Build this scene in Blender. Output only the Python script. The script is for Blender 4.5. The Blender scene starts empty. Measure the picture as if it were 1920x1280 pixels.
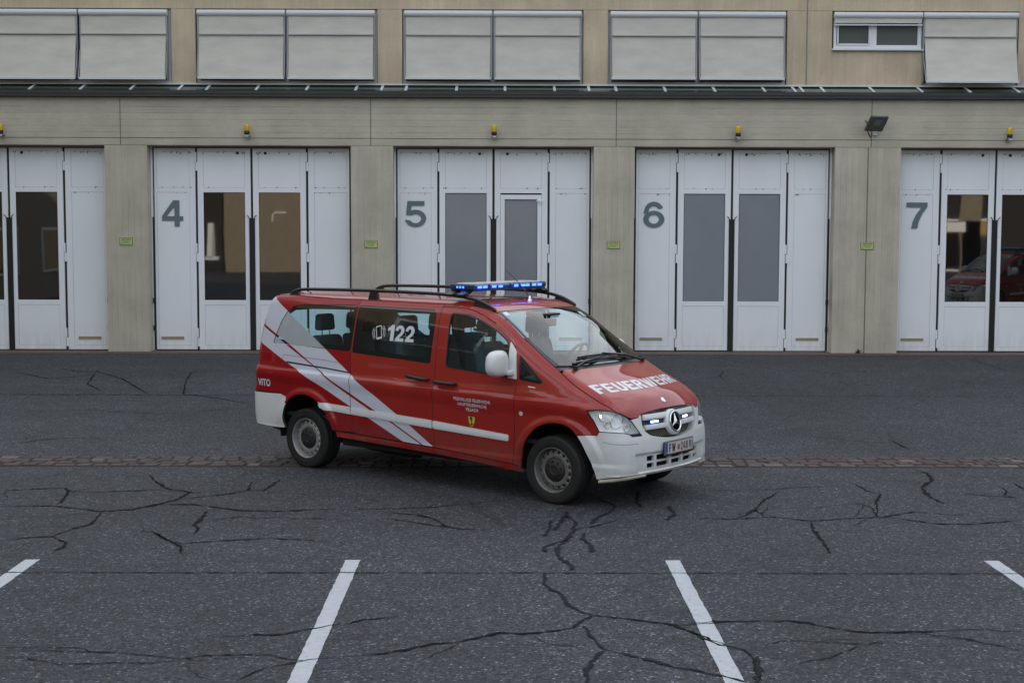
import bpy, bmesh, math, random
import numpy as np
from mathutils import Vector, Matrix, geometry
random.seed(7)
rad = math.radians
S = bpy.context.scene
C = S.collection
# ------------------------------------------------------------ camera, sky, sun, exposure
cam_d = bpy.data.cameras.new('camera'); cam = bpy.data.objects.new('camera', cam_d); C.objects.link(cam)
cam_d.sensor_width = 36.0; cam_d.lens = 2672.0 / 1920.0 * 36.0; cam_d.clip_start = .1; cam_d.clip_end = 3000
cam.location = (0, 0, 2.671)
cam.rotation_euler = (rad(90) - .0784, rad(-.16), -.0064)
S.camera = cam
S.render.resolution_x = 1024; S.render.resolution_y = 682
SUN_EL, SUN_AZ = rad(13), rad(28)      # azimuth clockwise from +Y: the sun stands behind the station, to the right
w = bpy.data.worlds.new("World"); S.world = w; w.use_nodes = True
nt = w.node_tree; nt.nodes.clear()
def N(t, typ, **kw):
    n = t.nodes.new(typ)
    for k, v in kw.items():
        if k in n.inputs.keys(): n.inputs[k].default_value = v
        else: setattr(n, k, v)
    return n
out = N(nt, 'ShaderNodeOutputWorld'); bg = N(nt, 'ShaderNodeBackground', Strength=.10)
sky = N(nt, 'ShaderNodeTexSky', sky_type='NISHITA', sun_disc=False, sun_elevation=SUN_EL, sun_rotation=SUN_AZ, dust_density=.5, air_density=1.0)
tc = N(nt, 'ShaderNodeTexCoord'); mp = N(nt, 'ShaderNodeMapping'); mp.inputs['Scale'].default_value = (1, 1, 3.2)
ns = N(nt, 'ShaderNodeTexNoise', Scale=2.1, Detail=7.0, Roughness=.56); rp = N(nt, 'ShaderNodeValToRGB')
rp.color_ramp.elements[0].position = .46; rp.color_ramp.elements[1].position = .60
mx = N(nt, 'ShaderNodeMix', data_type='RGBA'); mx.inputs['B'].default_value = (6.5, 6.45, 6.5, 1)
mm = N(nt, 'ShaderNodeMath', operation='MULTIPLY_ADD'); mm.inputs[1].default_value = .64; mm.inputs[2].default_value = .28
L = nt.links.new
L(tc.outputs['Generated'], mp.inputs['Vector']); L(mp.outputs[0], ns.inputs['Vector']); L(ns.outputs['Fac'], rp.inputs['Fac'])
L(rp.outputs['Color'], mm.inputs[0]); L(mm.outputs[0], mx.inputs['Factor']); L(sky.outputs[0], mx.inputs['A'])
L(mx.outputs['Result'], bg.inputs['Color']); L(bg.outputs[0], out.inputs[0])
sd = bpy.data.lights.new('sun', 'SUN'); sd.energy = 3.0; sd.angle = rad(.6); sd.color = (1, .86, .68)
so = bpy.data.objects.new('sun', sd); C.objects.link(so)
dirv = Vector((math.sin(SUN_AZ) * math.cos(SUN_EL), math.cos(SUN_AZ) * math.cos(SUN_EL), math.sin(SUN_EL)))
so.rotation_euler = dirv.to_track_quat('Z', 'Y').to_euler(); so.location = (12, 60, 40)
S.view_settings.view_transform = 'Standard'; S.view_settings.look = 'None'; S.view_settings.gamma = 1
S.view_settings.exposure = 1.62
S.render.engine = 'CYCLES'

# ------------------------------------------------------------ materials
def mat(name, col, rough=.6, metal=0, var=.0, vscale=6, bump=0, bscale=60, coat=0, spec=.5, emis=None, estr=0, stretch=(1,1,1), detail=6):
    m = bpy.data.materials.new(name); m.use_nodes = True; t = m.node_tree; b = t.nodes['Principled BSDF']
    b.inputs['Base Color'].default_value = (*col, 1); b.inputs['Roughness'].default_value = rough
    b.inputs['Metallic'].default_value = metal; b.inputs['Coat Weight'].default_value = coat
    b.inputs['Coat Roughness'].default_value = .04; b.inputs['Specular IOR Level'].default_value = spec
    if emis: b.inputs['Emission Color'].default_value = (*emis, 1); b.inputs['Emission Strength'].default_value = estr
    if var or bump:
        tc = N(t, 'ShaderNodeTexCoord'); mp = N(t, 'ShaderNodeMapping'); mp.inputs['Scale'].default_value = stretch
        t.links.new(tc.outputs['Object'], mp.inputs['Vector'])
    if var:
        n = N(t, 'ShaderNodeTexNoise', Scale=vscale, Detail=detail, Roughness=.6)
        t.links.new(mp.outputs[0], n.inputs['Vector'])
        mr = N(t, 'ShaderNodeMapRange'); mr.inputs['From Min'].default_value = .3; mr.inputs['From Max'].default_value = .7
        mr.inputs['To Min'].default_value = 1 - var; mr.inputs['To Max'].default_value = 1 + var
        t.links.new(n.outputs['Fac'], mr.inputs['Value'])
        x = N(t, 'ShaderNodeVectorMath', operation='SCALE'); x.inputs[0].default_value = col
        t.links.new(mr.outputs[0], x.inputs['Scale']); t.links.new(x.outputs[0], b.inputs['Base Color'])
    if bump:
        n2 = N(t, 'ShaderNodeTexNoise', Scale=bscale, Detail=4); bp = N(t, 'ShaderNodeBump', Strength=bump, Distance=.01)
        t.links.new(mp.outputs[0], n2.inputs['Vector']); t.links.new(n2.outputs['Fac'], bp.inputs['Height']); t.links.new(bp.outputs[0], b.inputs['Normal'])
    return m
def dirt(m, col, z0, z1, amt, sc=5.0, stretch=(1, 1, 1)):
    """road dirt and splashes that thin out from height z0 up to z1"""
    t = m.node_tree; b = t.nodes['Principled BSDF']; K = t.links.new
    tc = N(t, 'ShaderNodeTexCoord'); sp = N(t, 'ShaderNodeSeparateXYZ'); K(tc.outputs['Object'], sp.inputs[0])
    mp = N(t, 'ShaderNodeMapping'); mp.inputs['Scale'].default_value = stretch; K(tc.outputs['Object'], mp.inputs['Vector'])
    n = N(t, 'ShaderNodeTexNoise', Scale=sc, Detail=8, Roughness=.68); K(mp.outputs[0], n.inputs['Vector'])
    a = N(t, 'ShaderNodeMapRange'); a.inputs['From Min'].default_value = z0; a.inputs['From Max'].default_value = z1; a.inputs['To Min'].default_value = 1; a.inputs['To Max'].default_value = 0; a.interpolation_type = 'SMOOTHSTEP'; K(sp.outputs[2], a.inputs['Value'])
    c = N(t, 'ShaderNodeMapRange'); c.inputs['From Min'].default_value = .36; c.inputs['From Max'].default_value = .66; K(n.outputs['Fac'], c.inputs['Value'])
    u = N(t, 'ShaderNodeMath', operation='MULTIPLY'); K(a.outputs[0], u.inputs[0]); K(c.outputs[0], u.inputs[1]); v = N(t, 'ShaderNodeMath', operation='MULTIPLY'); v.inputs[1].default_value = amt; v.use_clamp = True; K(u.outputs[0], v.inputs[0])
    mx = N(t, 'ShaderNodeMix', data_type='RGBA'); K(v.outputs[0], mx.inputs['Factor']); mx.inputs['B'].default_value = (*col, 1)
    lk = b.inputs['Base Color'].links
    if lk: K(lk[0].from_socket, mx.inputs['A'])
    else: mx.inputs['A'].default_value = b.inputs['Base Color'].default_value
    K(mx.outputs['Result'], b.inputs['Base Color'])
    return m
def board_concrete(name, col, axis, pitch, line=.55, var=.13, lw=.045):
    """fair-faced concrete with the joints of its board formwork along one axis"""
    m = bpy.data.materials.new(name); m.use_nodes = True; t = m.node_tree; b = t.nodes['Principled BSDF']; K = t.links.new
    b.inputs['Roughness'].default_value = .85; b.inputs['Specular IOR Level'].default_value = .25
    tc = N(t, 'ShaderNodeTexCoord'); sp = N(t, 'ShaderNodeSeparateXYZ'); K(tc.outputs['Object'], sp.inputs[0])
    dv = N(t, 'ShaderNodeMath', operation='DIVIDE'); dv.inputs[1].default_value = pitch; K(sp.outputs[axis], dv.inputs[0])
    fr = N(t, 'ShaderNodeMath', operation='FRACT'); K(dv.outputs[0], fr.inputs[0])
    fl = N(t, 'ShaderNodeMath', operation='FLOOR'); K(dv.outputs[0], fl.inputs[0])
    pp = N(t, 'ShaderNodeMath', operation='PINGPONG'); pp.inputs[1].default_value = .5; K(dv.outputs[0], pp.inputs[0])
    ln = N(t, 'ShaderNodeMapRange'); ln.inputs['From Min'].default_value = 0; ln.inputs['From Max'].default_value = lw; ln.inputs['To Min'].default_value = line; ln.inputs['To Max'].default_value = 1
    K(pp.outputs[0], ln.inputs['Value'])
    wn = N(t, 'ShaderNodeTexWhiteNoise', noise_dimensions='1D'); K(fl.outputs[0], wn.inputs['W'])
    n1 = N(t, 'ShaderNodeTexNoise', Scale=1.3, Detail=8, Roughness=.62); K(tc.outputs['Object'], n1.inputs['Vector'])
    mp = N(t, 'ShaderNodeMapping'); mp.inputs['Scale'].default_value = (1.2, 1, 14) if axis == 2 else (14, 1, .8)
    n2 = N(t, 'ShaderNodeTexNoise', Scale=2.2, Detail=6, Roughness=.7); K(tc.outputs['Object'], mp.inputs['Vector']); K(mp.outputs[0], n2.inputs['Vector'])
    n3 = N(t, 'ShaderNodeTexNoise', Scale=.9, Detail=3); K(tc.outputs['Object'], n3.inputs['Vector'])
    def lin(o, a, bb, lo=.3, hi=.7):
        r = N(t, 'ShaderNodeMapRange'); r.inputs['From Min'].default_value = lo; r.inputs['From Max'].default_value = hi; r.inputs['To Min'].default_value = a; r.inputs['To Max'].default_value = bb; K(o, r.inputs['Value']); return r.outputs[0]
    def mul(a, c):
        q = N(t, 'ShaderNodeMath', operation='MULTIPLY'); K(a, q.inputs[0]); K(c, q.inputs[1]); return q.outputs[0]
    # the joint fades in and out along its length
    lnf = N(t, 'ShaderNodeMix'); K(lin(n3.outputs['Fac'], .15, 1.0, .38, .6), lnf.inputs['Factor']); lnf.inputs['A'].default_value = 1; K(ln.outputs[0], lnf.inputs['B'])
    f = mul(lnf.outputs['Result'], lin(wn.outputs['Value'], 1 - .04, 1 + .04, 0, 1)); f = mul(f, lin(n1.outputs['Fac'], 1 - var, 1 + var)); f = mul(f, lin(n2.outputs['Fac'], 1 - var * .6, 1 + var * .6))
    # small pores
    vo = N(t, 'ShaderNodeTexNoise', Scale=26, Detail=2); K(tc.outputs['Object'], vo.inputs['Vector']); f = mul(f, lin(vo.outputs['Fac'], 1, .72, .66, .74))
    x = N(t, 'ShaderNodeVectorMath', operation='SCALE'); x.inputs[0].default_value = col; K(f, x.inputs['Scale']); K(x.outputs[0], b.inputs['Base Color'])
    bp = N(t, 'ShaderNodeBump', Strength=.5, Distance=.01); K(f, bp.inputs['Height']); K(bp.outputs[0], b.inputs['Normal'])
    return m
def glass_mat(name, tint, refl=1.6, ior=1.5, rough=0.0):
    m = bpy.data.materials.new(name); m.use_nodes = True; t = m.node_tree; t.nodes.clear()
    o = N(t, 'ShaderNodeOutputMaterial'); ms = N(t, 'ShaderNodeMixShader'); tr = N(t, 'ShaderNodeBsdfTransparent'); gl = N(t, 'ShaderNodeBsdfGlossy', Roughness=rough)
    tr.inputs['Color'].default_value = (*tint, 1); fr = N(t, 'ShaderNodeFresnel'); ge = N(t, 'ShaderNodeNewGeometry'); mi_ = N(t, 'ShaderNodeMapRange'); mi_.inputs['To Min'].default_value = ior; mi_.inputs['To Max'].default_value = 1/ior; t.links.new(ge.outputs['Backfacing'], mi_.inputs['Value']); t.links.new(mi_.outputs[0], fr.inputs['IOR'])
    mu = N(t, 'ShaderNodeMath', operation='MULTIPLY'); mu.inputs[1].default_value = refl; mu.use_clamp = True
    t.links.new(fr.outputs[0], mu.inputs[0]); t.links.new(mu.outputs[0], ms.inputs[0]); t.links.new(tr.outputs[0], ms.inputs[1]); t.links.new(gl.outputs[0], ms.inputs[2]); t.links.new(ms.outputs[0], o.inputs[0])
    return m
# ------------------------------------------------------------ mesh helpers
SPLIT = {'awning_bar', 'guide_rail', 'hinge', 'edge_seal', 'gate_hook', 'rail_foot', 'bar_mount', 'blue_led', 'eave_clip', 'wall', 'roof', 'open_bay', 'bay_frame', 'pane', 'bumper_lip', 'lamp_reflector', 'cap_slot', 'rubber_seal', 'bar_end'}
class B:
    """collects simple solids in world (or thing) coordinates and links them as one mesh"""
    def __init__(s): s.v = []; s.f = []; s.m = []; s.sm = []
    def add(s, vs, fs, mi=0, smooth=False):
        o = len(s.v); s.v += [tuple(v) for v in vs]
        for f in fs: s.f.append([i + o for i in f]); s.m.append(mi); s.sm.append(smooth)
        return s
    def box(s, x0, x1, y0, y1, z0, z1, mi=0, bev=0):
        if bev:
            b = min(bev, (x1-x0)*.45, (y1-y0)*.45, (z1-z0)*.45)
            bm = bmesh.new(); bmesh.ops.create_cube(bm, size=1)
            for v in bm.verts: v.co = Vector(((x0+x1)/2 + v.co.x*(x1-x0), (y0+y1)/2 + v.co.y*(y1-y0), (z0+z1)/2 + v.co.z*(z1-z0)))
            bmesh.ops.bevel(bm, geom=list(bm.edges), offset=b, segments=2, affect='EDGES', profile=.6)
            bm.verts.index_update(); s.add([v.co[:] for v in bm.verts], [[v.index for v in f.verts] for f in bm.faces], mi); bm.free(); return s
        vs = [(x, y, z) for z in (z0, z1) for y in (y0, y1) for x in (x0, x1)]
        return s.add(vs, [(0,2,3,1),(4,5,7,6),(0,1,5,4),(2,6,7,3),(0,4,6,2),(1,3,7,5)], mi)
    def hexa(s, p, mi=0):   # 8 points: bottom loop 0-3, top loop 4-7
        return s.add(p, [(3,2,1,0),(4,5,6,7),(0,1,5,4),(1,2,6,5),(2,3,7,6),(3,0,4,7)], mi)
    def tube(s, pts, r, n=10, mi=0, cap=True, flat=None):
        pts = [Vector(p) for p in pts]; k = len(pts); rs = r if isinstance(r, (list, tuple)) else [r]*k
        vs = []; prev = None
        for i, p in enumerate(pts):
            d = (pts[min(i+1, k-1)] - pts[max(i-1, 0)]).normalized()
            a = Vector((0, 0, 1)) if abs(d.z) < .95 else Vector((1, 0, 0))
            if prev is not None: a = prev
            u = (a - d*a.dot(d)).normalized(); prev = u; w_ = d.cross(u)
            for j in range(n):
                t = 2*math.pi*j/n; vs.append(p + (u*math.cos(t)*(flat or 1) + w_*math.sin(t))*rs[i])
        fs = [(i*n+j, i*n+(j+1) % n, (i+1)*n+(j+1) % n, (i+1)*n+j) for i in range(k-1) for j in range(n)]
        s.add(vs, fs, mi, True)
        if cap: s.add(vs[:n], [list(range(n))[::-1]], mi); s.add(vs[-n:], [list(range(n))], mi)
        return s
    def lathe(s, prof, c, axis, n=32, mi=0, smooth=True, cap=True):
        """prof: list of (radius, offset along axis)"""
        ax = Vector(axis).normalized(); a = Vector((0,0,1)) if abs(ax.z) < .9 else Vector((1,0,0)); u = (a - ax*a.dot(ax)).normalized(); w_ = ax.cross(u); c = Vector(c)
        vs = [c + ax*h + (u*math.cos(2*math.pi*j/n) + w_*math.sin(2*math.pi*j/n))*r for r, h in prof for j in range(n)]
        fs = [(i*n+j, i*n+(j+1) % n, (i+1)*n+(j+1) % n, (i+1)*n+j) for i in range(len(prof)-1) for j in range(n)]
        s.add(vs, fs, mi, smooth)
        for i, rev in ((0, True), (len(prof)-1, False)) if cap else ():
            if prof[i][0] > 1e-4:
                q = list(range(n)); s.add(vs[i*n:(i+1)*n], [q[::-1] if rev else q], mi)
        return s
    def build(s, name, mats, parent=None, origin=(0,0,0), **tags):
        if name in SPLIT and parent is not None:      # one object for every piece that stands apart
            par = list(range(len(s.v)))
            def root(a):
                while par[a] != a: par[a] = par[par[a]]; a = par[a]
                return a
            for f in s.f:
                for q in f[1:]: par[root(q)] = root(f[0])
            isl = {}
            for i in range(len(s.v)): isl.setdefault(root(i), []).append(i)
            bx = [[i_, np.min([s.v[q] for q in i_], 0)-.004, np.max([s.v[q] for q in i_], 0)+.004] for i_ in isl.values()]
            merged = True
            while merged:
                merged = False
                for a in range(len(bx)):
                    for c in range(len(bx)-1, a, -1):
                        if (bx[a][1] <= bx[c][2]).all() and (bx[c][1] <= bx[a][2]).all():
                            bx[a] = [bx[a][0]+bx[c][0], np.minimum(bx[a][1], bx[c][1]), np.maximum(bx[a][2], bx[c][2])]; bx.pop(c); merged = True
            if len(bx) > 1:
                first = None
                for ids, _, _ in bx:
                    mp_ = {q: k for k, q in enumerate(ids)}; nb_ = B(); nb_.v = [s.v[q] for q in ids]
                    for f, m_, sm in zip(s.f, s.m, s.sm):
                        if f[0] in mp_: nb_.f.append([mp_[q] for q in f]); nb_.m.append(m_); nb_.sm.append(sm)
                    o_ = nb_._build(name, mats, parent, origin, **tags); first = first or o_
                return first
        return s._build(name, mats, parent, origin, **tags)
    def _build(s, name, mats, parent=None, origin=(0,0,0), **tags):
        me = bpy.data.meshes.new(name); o = Vector(origin)
        me.from_pydata([tuple(Vector(v) - o) for v in s.v], [], s.f)
        for m_ in (mats if isinstance(mats, (list, tuple)) else [mats]): me.materials.append(m_)
        me.polygons.foreach_set('material_index', s.m); me.polygons.foreach_set('use_smooth', s.sm)
        bm = bmesh.new(); bm.from_mesh(me); bmesh.ops.recalc_face_normals(bm, faces=bm.faces); bm.to_mesh(me); bm.free()
        ob = bpy.data.objects.new(name, me); C.objects.link(ob)
        if parent is not None: ob.parent = parent
        # things placed at their origin; parts stay at the parent's origin
        if parent is None: ob.location = o
        tag(ob, **tags); return ob
def tag(o, label=None, cat=None, group=None, kind=None):
    if label: o['label'] = label
    if cat: o['category'] = cat
    if group: o['group'] = group
    if kind: o['kind'] = kind
    return o
def thing(name, loc=(0,0,0), rz=0, **tags):
    o = bpy.data.objects.new(name, None); C.objects.link(o); o.location = loc; o.rotation_euler = (0, 0, rz); o.empty_display_size = .3
    return tag(o, **tags)
def text_geo(s_, size=1.0, bold=0.0, align='CENTER', spacing=1.0):
    """outline triangles of a word in its own plane: verts (x,y), tris; origin at the baseline; size = cap height"""
    cu = bpy.data.curves.new('t', 'FONT'); cu.body = s_; cu.size = 1; cu.align_x = align; cu.offset = bold; cu.resolution_u = 4; cu.space_character = spacing
    ob = bpy.data.objects.new('t', cu); C.objects.link(ob); dg = bpy.context.evaluated_depsgraph_get(); dg.update()
    me = ob.evaluated_get(dg).to_mesh(); vs = [(v.co.x, v.co.y) for v in me.vertices]; fs = [list(p.vertices) for p in me.polygons]
    ob.evaluated_get(dg).to_mesh_clear(); bpy.data.objects.remove(ob); bpy.data.curves.remove(cu)
    return vs, fs
def fit_text(s_, w_, h_, bold=.0, spacing=1.0):
    """the word stretched to exactly w_ by h_, lower-left corner at the origin"""
    vs, fs = text_geo(s_, bold=bold, spacing=spacing); a = np.array(vs); lo, hi = a.min(0), a.max(0)
    a = (a - lo) / (hi - lo) * np.array([w_, h_]); return a, fs
def inside(pts, loops):
    x, y = pts[:, 0], pts[:, 1]; r = np.zeros(len(pts), bool)
    for lp in loops:
        a = np.array(lp); b = np.roll(a, -1, 0)
        for (x0, y0), (x1, y1) in zip(a, b):
            if y0 == y1: continue
            c = ((y0 > y) != (y1 > y)) & (x < (x1-x0)*(y-y0)/(y1-y0)+x0); r ^= c
    return r
def region(loops, h, holes=(), clips=()):
    """triangulate: inside loops (even-odd), inside every clip set, outside every hole set"""
    V = []; E_ = []
    for lp in list(loops)+list(holes)+[l for c in clips for l in c]:
        s0 = len(V); n = len(lp)
        for i in range(n):
            a, b = np.array(lp[i]), np.array(lp[(i+1) % n]); k = max(1, int(np.ceil(np.linalg.norm(b-a)/h)))
            for j in range(k): V.append(a+(b-a)*j/k)
        m = len(V)-s0; E_ += [(s0+i, s0+(i+1) % m) for i in range(m)]
    bd = np.array(V); allp = np.array([q for lp in loops for q in lp]); lo, hi = allp.min(0), allp.max(0)
    gx = np.arange(lo[0]+h*.37, hi[0], h); gy = np.arange(lo[1]+h*.41, hi[1], h*.87)
    if len(gx) and len(gy):
        gp = np.array([(x+(h/2 if j % 2 else 0), y) for j, y in enumerate(gy) for x in gx]); k = inside(gp, loops)
        for c in clips: k &= inside(gp, c)
        for hl_ in holes: k &= ~inside(gp, [hl_])
        gp = gp[k]
        if len(gp):
            near = np.zeros(len(gp), bool)
            for i in range(0, len(gp), 2000): near[i:i+2000] = (((gp[i:i+2000, None]-bd[None])**2).sum(2).min(1) < (h*.5)**2)
            gp = gp[~near]
    else: gp = np.zeros((0, 2))
    P_ = [Vector((float(q[0]), float(q[1]))) for q in bd]+[Vector((float(q[0]), float(q[1]))) for q in gp]
    r = geometry.delaunay_2d_cdt(P_, E_, [], 0, 1e-6)
    vs = np.array([tuple(q) for q in r[0]]); fs = np.array([list(f)[:3] for f in r[2] if len(f) == 3])
    ce = vs[fs].mean(1); k = inside(ce, loops)
    for c in clips: k &= inside(ce, c)
    for hl_ in holes: k &= ~inside(ce, [hl_])
    fs = fs[k]; use = np.unique(fs); mp_ = -np.ones(len(vs), int); mp_[use] = np.arange(len(use)); return vs[use], mp_[fs]
def arc(cx, cy, rx, ry, a0, a1, n=9): return [(cx+rx*math.cos(math.radians(a0+(a1-a0)*i/n)), cy+ry*math.sin(math.radians(a0+(a1-a0)*i/n))) for i in range(n+1)]
s = .24   # stem width against a cap height of 1
GL = {   # (advance, loops) of a bold grotesque
 'F': (.62, [[(0, 0), (0, 1), (.60, 1), (.60, .80), (s, .80), (s, .60), (.54, .60), (.54, .41), (s, .41), (s, 0)]]),
 'E': (.66, [[(0, 0), (0, 1), (.64, 1), (.64, .80), (s, .80), (s, .61), (.58, .61), (.58, .41), (s, .41), (s, .20), (.66, .20), (.66, 0)]]),
 'H': (.72, [[(0, 0), (0, 1), (s, 1), (s, .61), (.48, .61), (.48, 1), (.72, 1), (.72, 0), (.48, 0), (.48, .40), (s, .40), (s, 0)]]),
 'U': (.72, [[(0, 1), (s, 1), (s, .34)]+arc(.36, .32, .12, .13, 180, 360)+[(.48, 1), (.72, 1), (.72, .34)]+arc(.36, .34, .36, .36, 0, -180)]),
 'R': (.74, [[(0, 0), (0, 1), (.42, 1)]+arc(.42, .71, .28, .29, 90, -62)+[(.76, 0), (.48, 0), (.34, .36), (s, .38), (s, 0)], [(s, .80), (.38, .80)]+arc(.38, .685, .09, .115, 90, -90)+[(s, .57)]]),
 'W': (1.04, [[(0, 1), (.24, 1), (.33, .42), (.42, 1), (.62, 1), (.71, .42), (.80, 1), (1.04, 1), (.84, 0), (.61, 0), (.52, .55), (.43, 0), (.20, 0)]]),
 '1': (.46, [[(.20, 0), (.20, .68), (0, .60), (0, .79), (.16, .88), (.26, 1.0), (.46, 1.0), (.46, 0)]]),
 '2': (.64, [[(0, 0), (.03, .14), (.12, .27), (.34, .50)]+arc(.30, .66, .11, .13, -20, 170)+[(.19, .64), (-.005+.0, .66)]+arc(.32, .69, .31, .31, 170, -25)+[(.52, .42), (.36, .26), (.30, .19), (.63, .19), (.63, 0)]]),
 '4': (.80, [[(.47, 0), (.47, .22), (0, .22), (0, .40), (.42, 1), (.66, 1), (.66, .39), (.80, .39), (.80, .22), (.66, .22), (.66, 0)], [(.47, .39), (.47, .76), (.17, .39)]]),
 '5': (.78, [[(.10, 1), (.70, 1), (.70, .82), (.25, .82), (.215, .60)]+arc(.385, .335, .375, .335, 118, -172, 22)+[(.19, .25)]+arc(.385, .325, .195, .175, 200, 495, 20)+[(.05, .46)]]),
 '6': (.76, [arc(.385, .33, .375, .33, 128, 360, 18)+arc(.385, .33, .375, .325, 0, 100, 9)+arc(.385, .385, .19, .17, 108, 150, 3)[:0]+[(.26, .635), (.20, .58), (.21, .70)]+arc(.385, .66, .165, .165, 150, 20, 9)+[(.72, .76)]+arc(.385, .66, .335, .34, 18, 170, 12)+[(.01, .52)], arc(.385, .325, .185, .17, 0, 350, 18)]),
 'I': (.24, [[(0, 0), (0, 1), (s, 1), (s, 0)]]),
 'V': (.76, [[(0, 1), (.25, 1), (.38, .36), (.51, 1), (.76, 1), (.50, 0), (.26, 0)]]),
 '8': (.68, [arc(.34, .29, .34, .29, 128, 412, 20)+arc(.34, .74, .30, .26, -42, 222, 18), arc(.34, .29, .13, .12, 0, 350, 14), arc(.34, .74, .11, .10, 0, 350, 14)]),
 '7': (.74, [[(0, 1), (.74, 1), (.74, .84), (.56, .56), (.44, .26), (.40, 0), (.18, 0), (.23, .26), (.35, .55), (.53, .81), (0, .81)]]),
}
def word(t_, gap=.12):
    out = []; x = 0
    for ch_ in t_:
        a, lp = GL[ch_]; out.append((x, [[(x+p[0], p[1]) for p in l] for l in lp])); x += a+gap
    return out, x-gap
# ------------------------------------------------------------ ground
P, G, U = 30.85, 31.15, 31.20            # planes of the pillars, the gates and the upper wall
def asphalt():
    m = bpy.data.materials.new('worn_asphalt'); m.use_nodes = True; t = m.node_tree; b = t.nodes['Principled BSDF']; K = t.links.new
    tc = N(t, 'ShaderNodeTexCoord')
    def noise(sc, d=3, r=.6): n = N(t, 'ShaderNodeTexNoise', Scale=sc, Detail=d, Roughness=r); K(tc.outputs['Object'], n.inputs['Vector']); return n.outputs['Fac']
    def lin(o, a, bb, lo, hi):
        r = N(t, 'ShaderNodeMapRange'); r.inputs['From Min'].default_value = lo; r.inputs['From Max'].default_value = hi; r.inputs['To Min'].default_value = a; r.inputs['To Max'].default_value = bb; K(o, r.inputs['Value']); return r.outputs[0]
    def mul(a, c):
        q = N(t, 'ShaderNodeMath', operation='MULTIPLY'); K(a, q.inputs[0]); K(c, q.inputs[1]); return q.outputs[0]
    vo = N(t, 'ShaderNodeTexVoronoi', Scale=64); K(tc.outputs['Object'], vo.inputs['Vector'])
    sp = N(t, 'ShaderNodeSeparateColor'); K(vo.outputs['Color'], sp.inputs[0])
    stone = lin(sp.outputs['Red'], .12, 1.85, 0.0, 1.0)          # single stones of the worn surface, light and dark
    stone2 = lin(noise(150, 2), .25, 1.75, .32, .68)
    big = mul(lin(noise(.35, 5), .84, 1.16, .3, .7), lin(noise(.8, 6, .7), .80, 1.0, .34, .44)); mid = mul(lin(noise(2.2, 6), .84, 1.16, .3, .7), lin(noise(.16, 3), .86, 1.12, .4, .6))
    spk = lin(sp.outputs['Green'], .92, 3.8, .84, 1.0); v = mul(mul(mul(mul(stone, spk), stone2), big), mid)
    x = N(t, 'ShaderNodeVectorMath', operation='SCALE'); x.inputs[0].default_value = (.038, .042, .048); K(v, x.inputs['Scale'])
    # hairline cracks that fade in and out
    dn = N(t, 'ShaderNodeTexNoise', Scale=1.1, Detail=6, Roughness=.65); K(tc.outputs['Object'], dn.inputs['Vector'])
    mxv = N(t, 'ShaderNodeMix', data_type='RGBA', blend_type='LINEAR_LIGHT'); mxv.inputs['Factor'].default_value = .35; K(tc.outputs['Object'], mxv.inputs['A']); K(dn.outputs['Color'], mxv.inputs['B'])
    mpc = N(t, 'ShaderNodeMapping'); mpc.inputs['Scale'].default_value = (.35, .75, 1); K(mxv.outputs['Result'], mpc.inputs['Vector'])
    vc = N(t, 'ShaderNodeTexVoronoi', feature='DISTANCE_TO_EDGE', Scale=1.0); K(mpc.outputs[0], vc.inputs['Vector'])
    cr = lin(vc.outputs['Distance'], 1, 0, .0, .013); cm = mul(cr, lin(noise(.5, 3), .10, .9, .40, .54))
    mc = N(t, 'ShaderNodeMix', data_type='RGBA'); K(cm, mc.inputs['Factor']); K(x.outputs[0], mc.inputs['A']); mc.inputs['B'].default_value = (.010, .011, .012, 1)
    K(mc.outputs['Result'], b.inputs['Base Color']); b.inputs['Roughness'].default_value = .78; b.inputs['Specular IOR Level'].default_value = .4
    bp = N(t, 'ShaderNodeBump', Strength=.6, Distance=.004); K(mul(stone, stone2), bp.inputs['Height']); K(bp.outputs[0], b.inputs['Normal'])
    return m
M = {}
M['asphalt'] = asphalt()
M['tar'] = mat('crack_sealing_tar', (.014, .016, .020), .9, spec=.15, var=.25, vscale=9)
M['crack'] = mat('open_crack', (.013, .014, .016), .95, spec=.08, var=.4, vscale=14)
M['line'] = mat('road_paint', (.43, .46, .49), .7, var=.10, vscale=18, bump=.5, bscale=160)
def chipped(m, col):     # road paint worn through to the asphalt in spots
    t = m.node_tree; b = t.nodes['Principled BSDF']; K = t.links.new; tc = N(t, 'ShaderNodeTexCoord')
    n = N(t, 'ShaderNodeTexNoise', Scale=38, Detail=5, Roughness=.75); K(tc.outputs['Object'], n.inputs['Vector']); n2 = N(t, 'ShaderNodeTexNoise', Scale=2.5, Detail=3); K(tc.outputs['Object'], n2.inputs['Vector'])
    s_ = N(t, 'ShaderNodeMath', operation='MULTIPLY_ADD'); K(n2.outputs['Fac'], s_.inputs[0]); s_.inputs[1].default_value = .35; K(n.outputs['Fac'], s_.inputs[2])
    r = N(t, 'ShaderNodeMapRange'); r.inputs['From Min'].default_value = .80; r.inputs['From Max'].default_value = .86; K(s_.outputs[0], r.inputs['Value'])
    x = N(t, 'ShaderNodeMix', data_type='RGBA'); K(r.outputs[0], x.inputs['Factor']); K(b.inputs['Base Color'].links[0].from_socket, x.inputs['A']); x.inputs['B'].default_value = (*col, 1); K(x.outputs['Result'], b.inputs['Base Color'])
chipped(M['line'], (.06, .065, .075))
M['up'] = board_concrete('upper_concrete', (.54, .455, .33), 0, .125, line=.80, lw=.03)
M['lowv'] = board_concrete('pillar_concrete', (.50, .467, .375), 0, .13, line=.72, lw=.05)
M['lowh'] = board_concrete('beam_concrete', (.485, .455, .368), 2, .135, line=.45, lw=.05)
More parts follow.
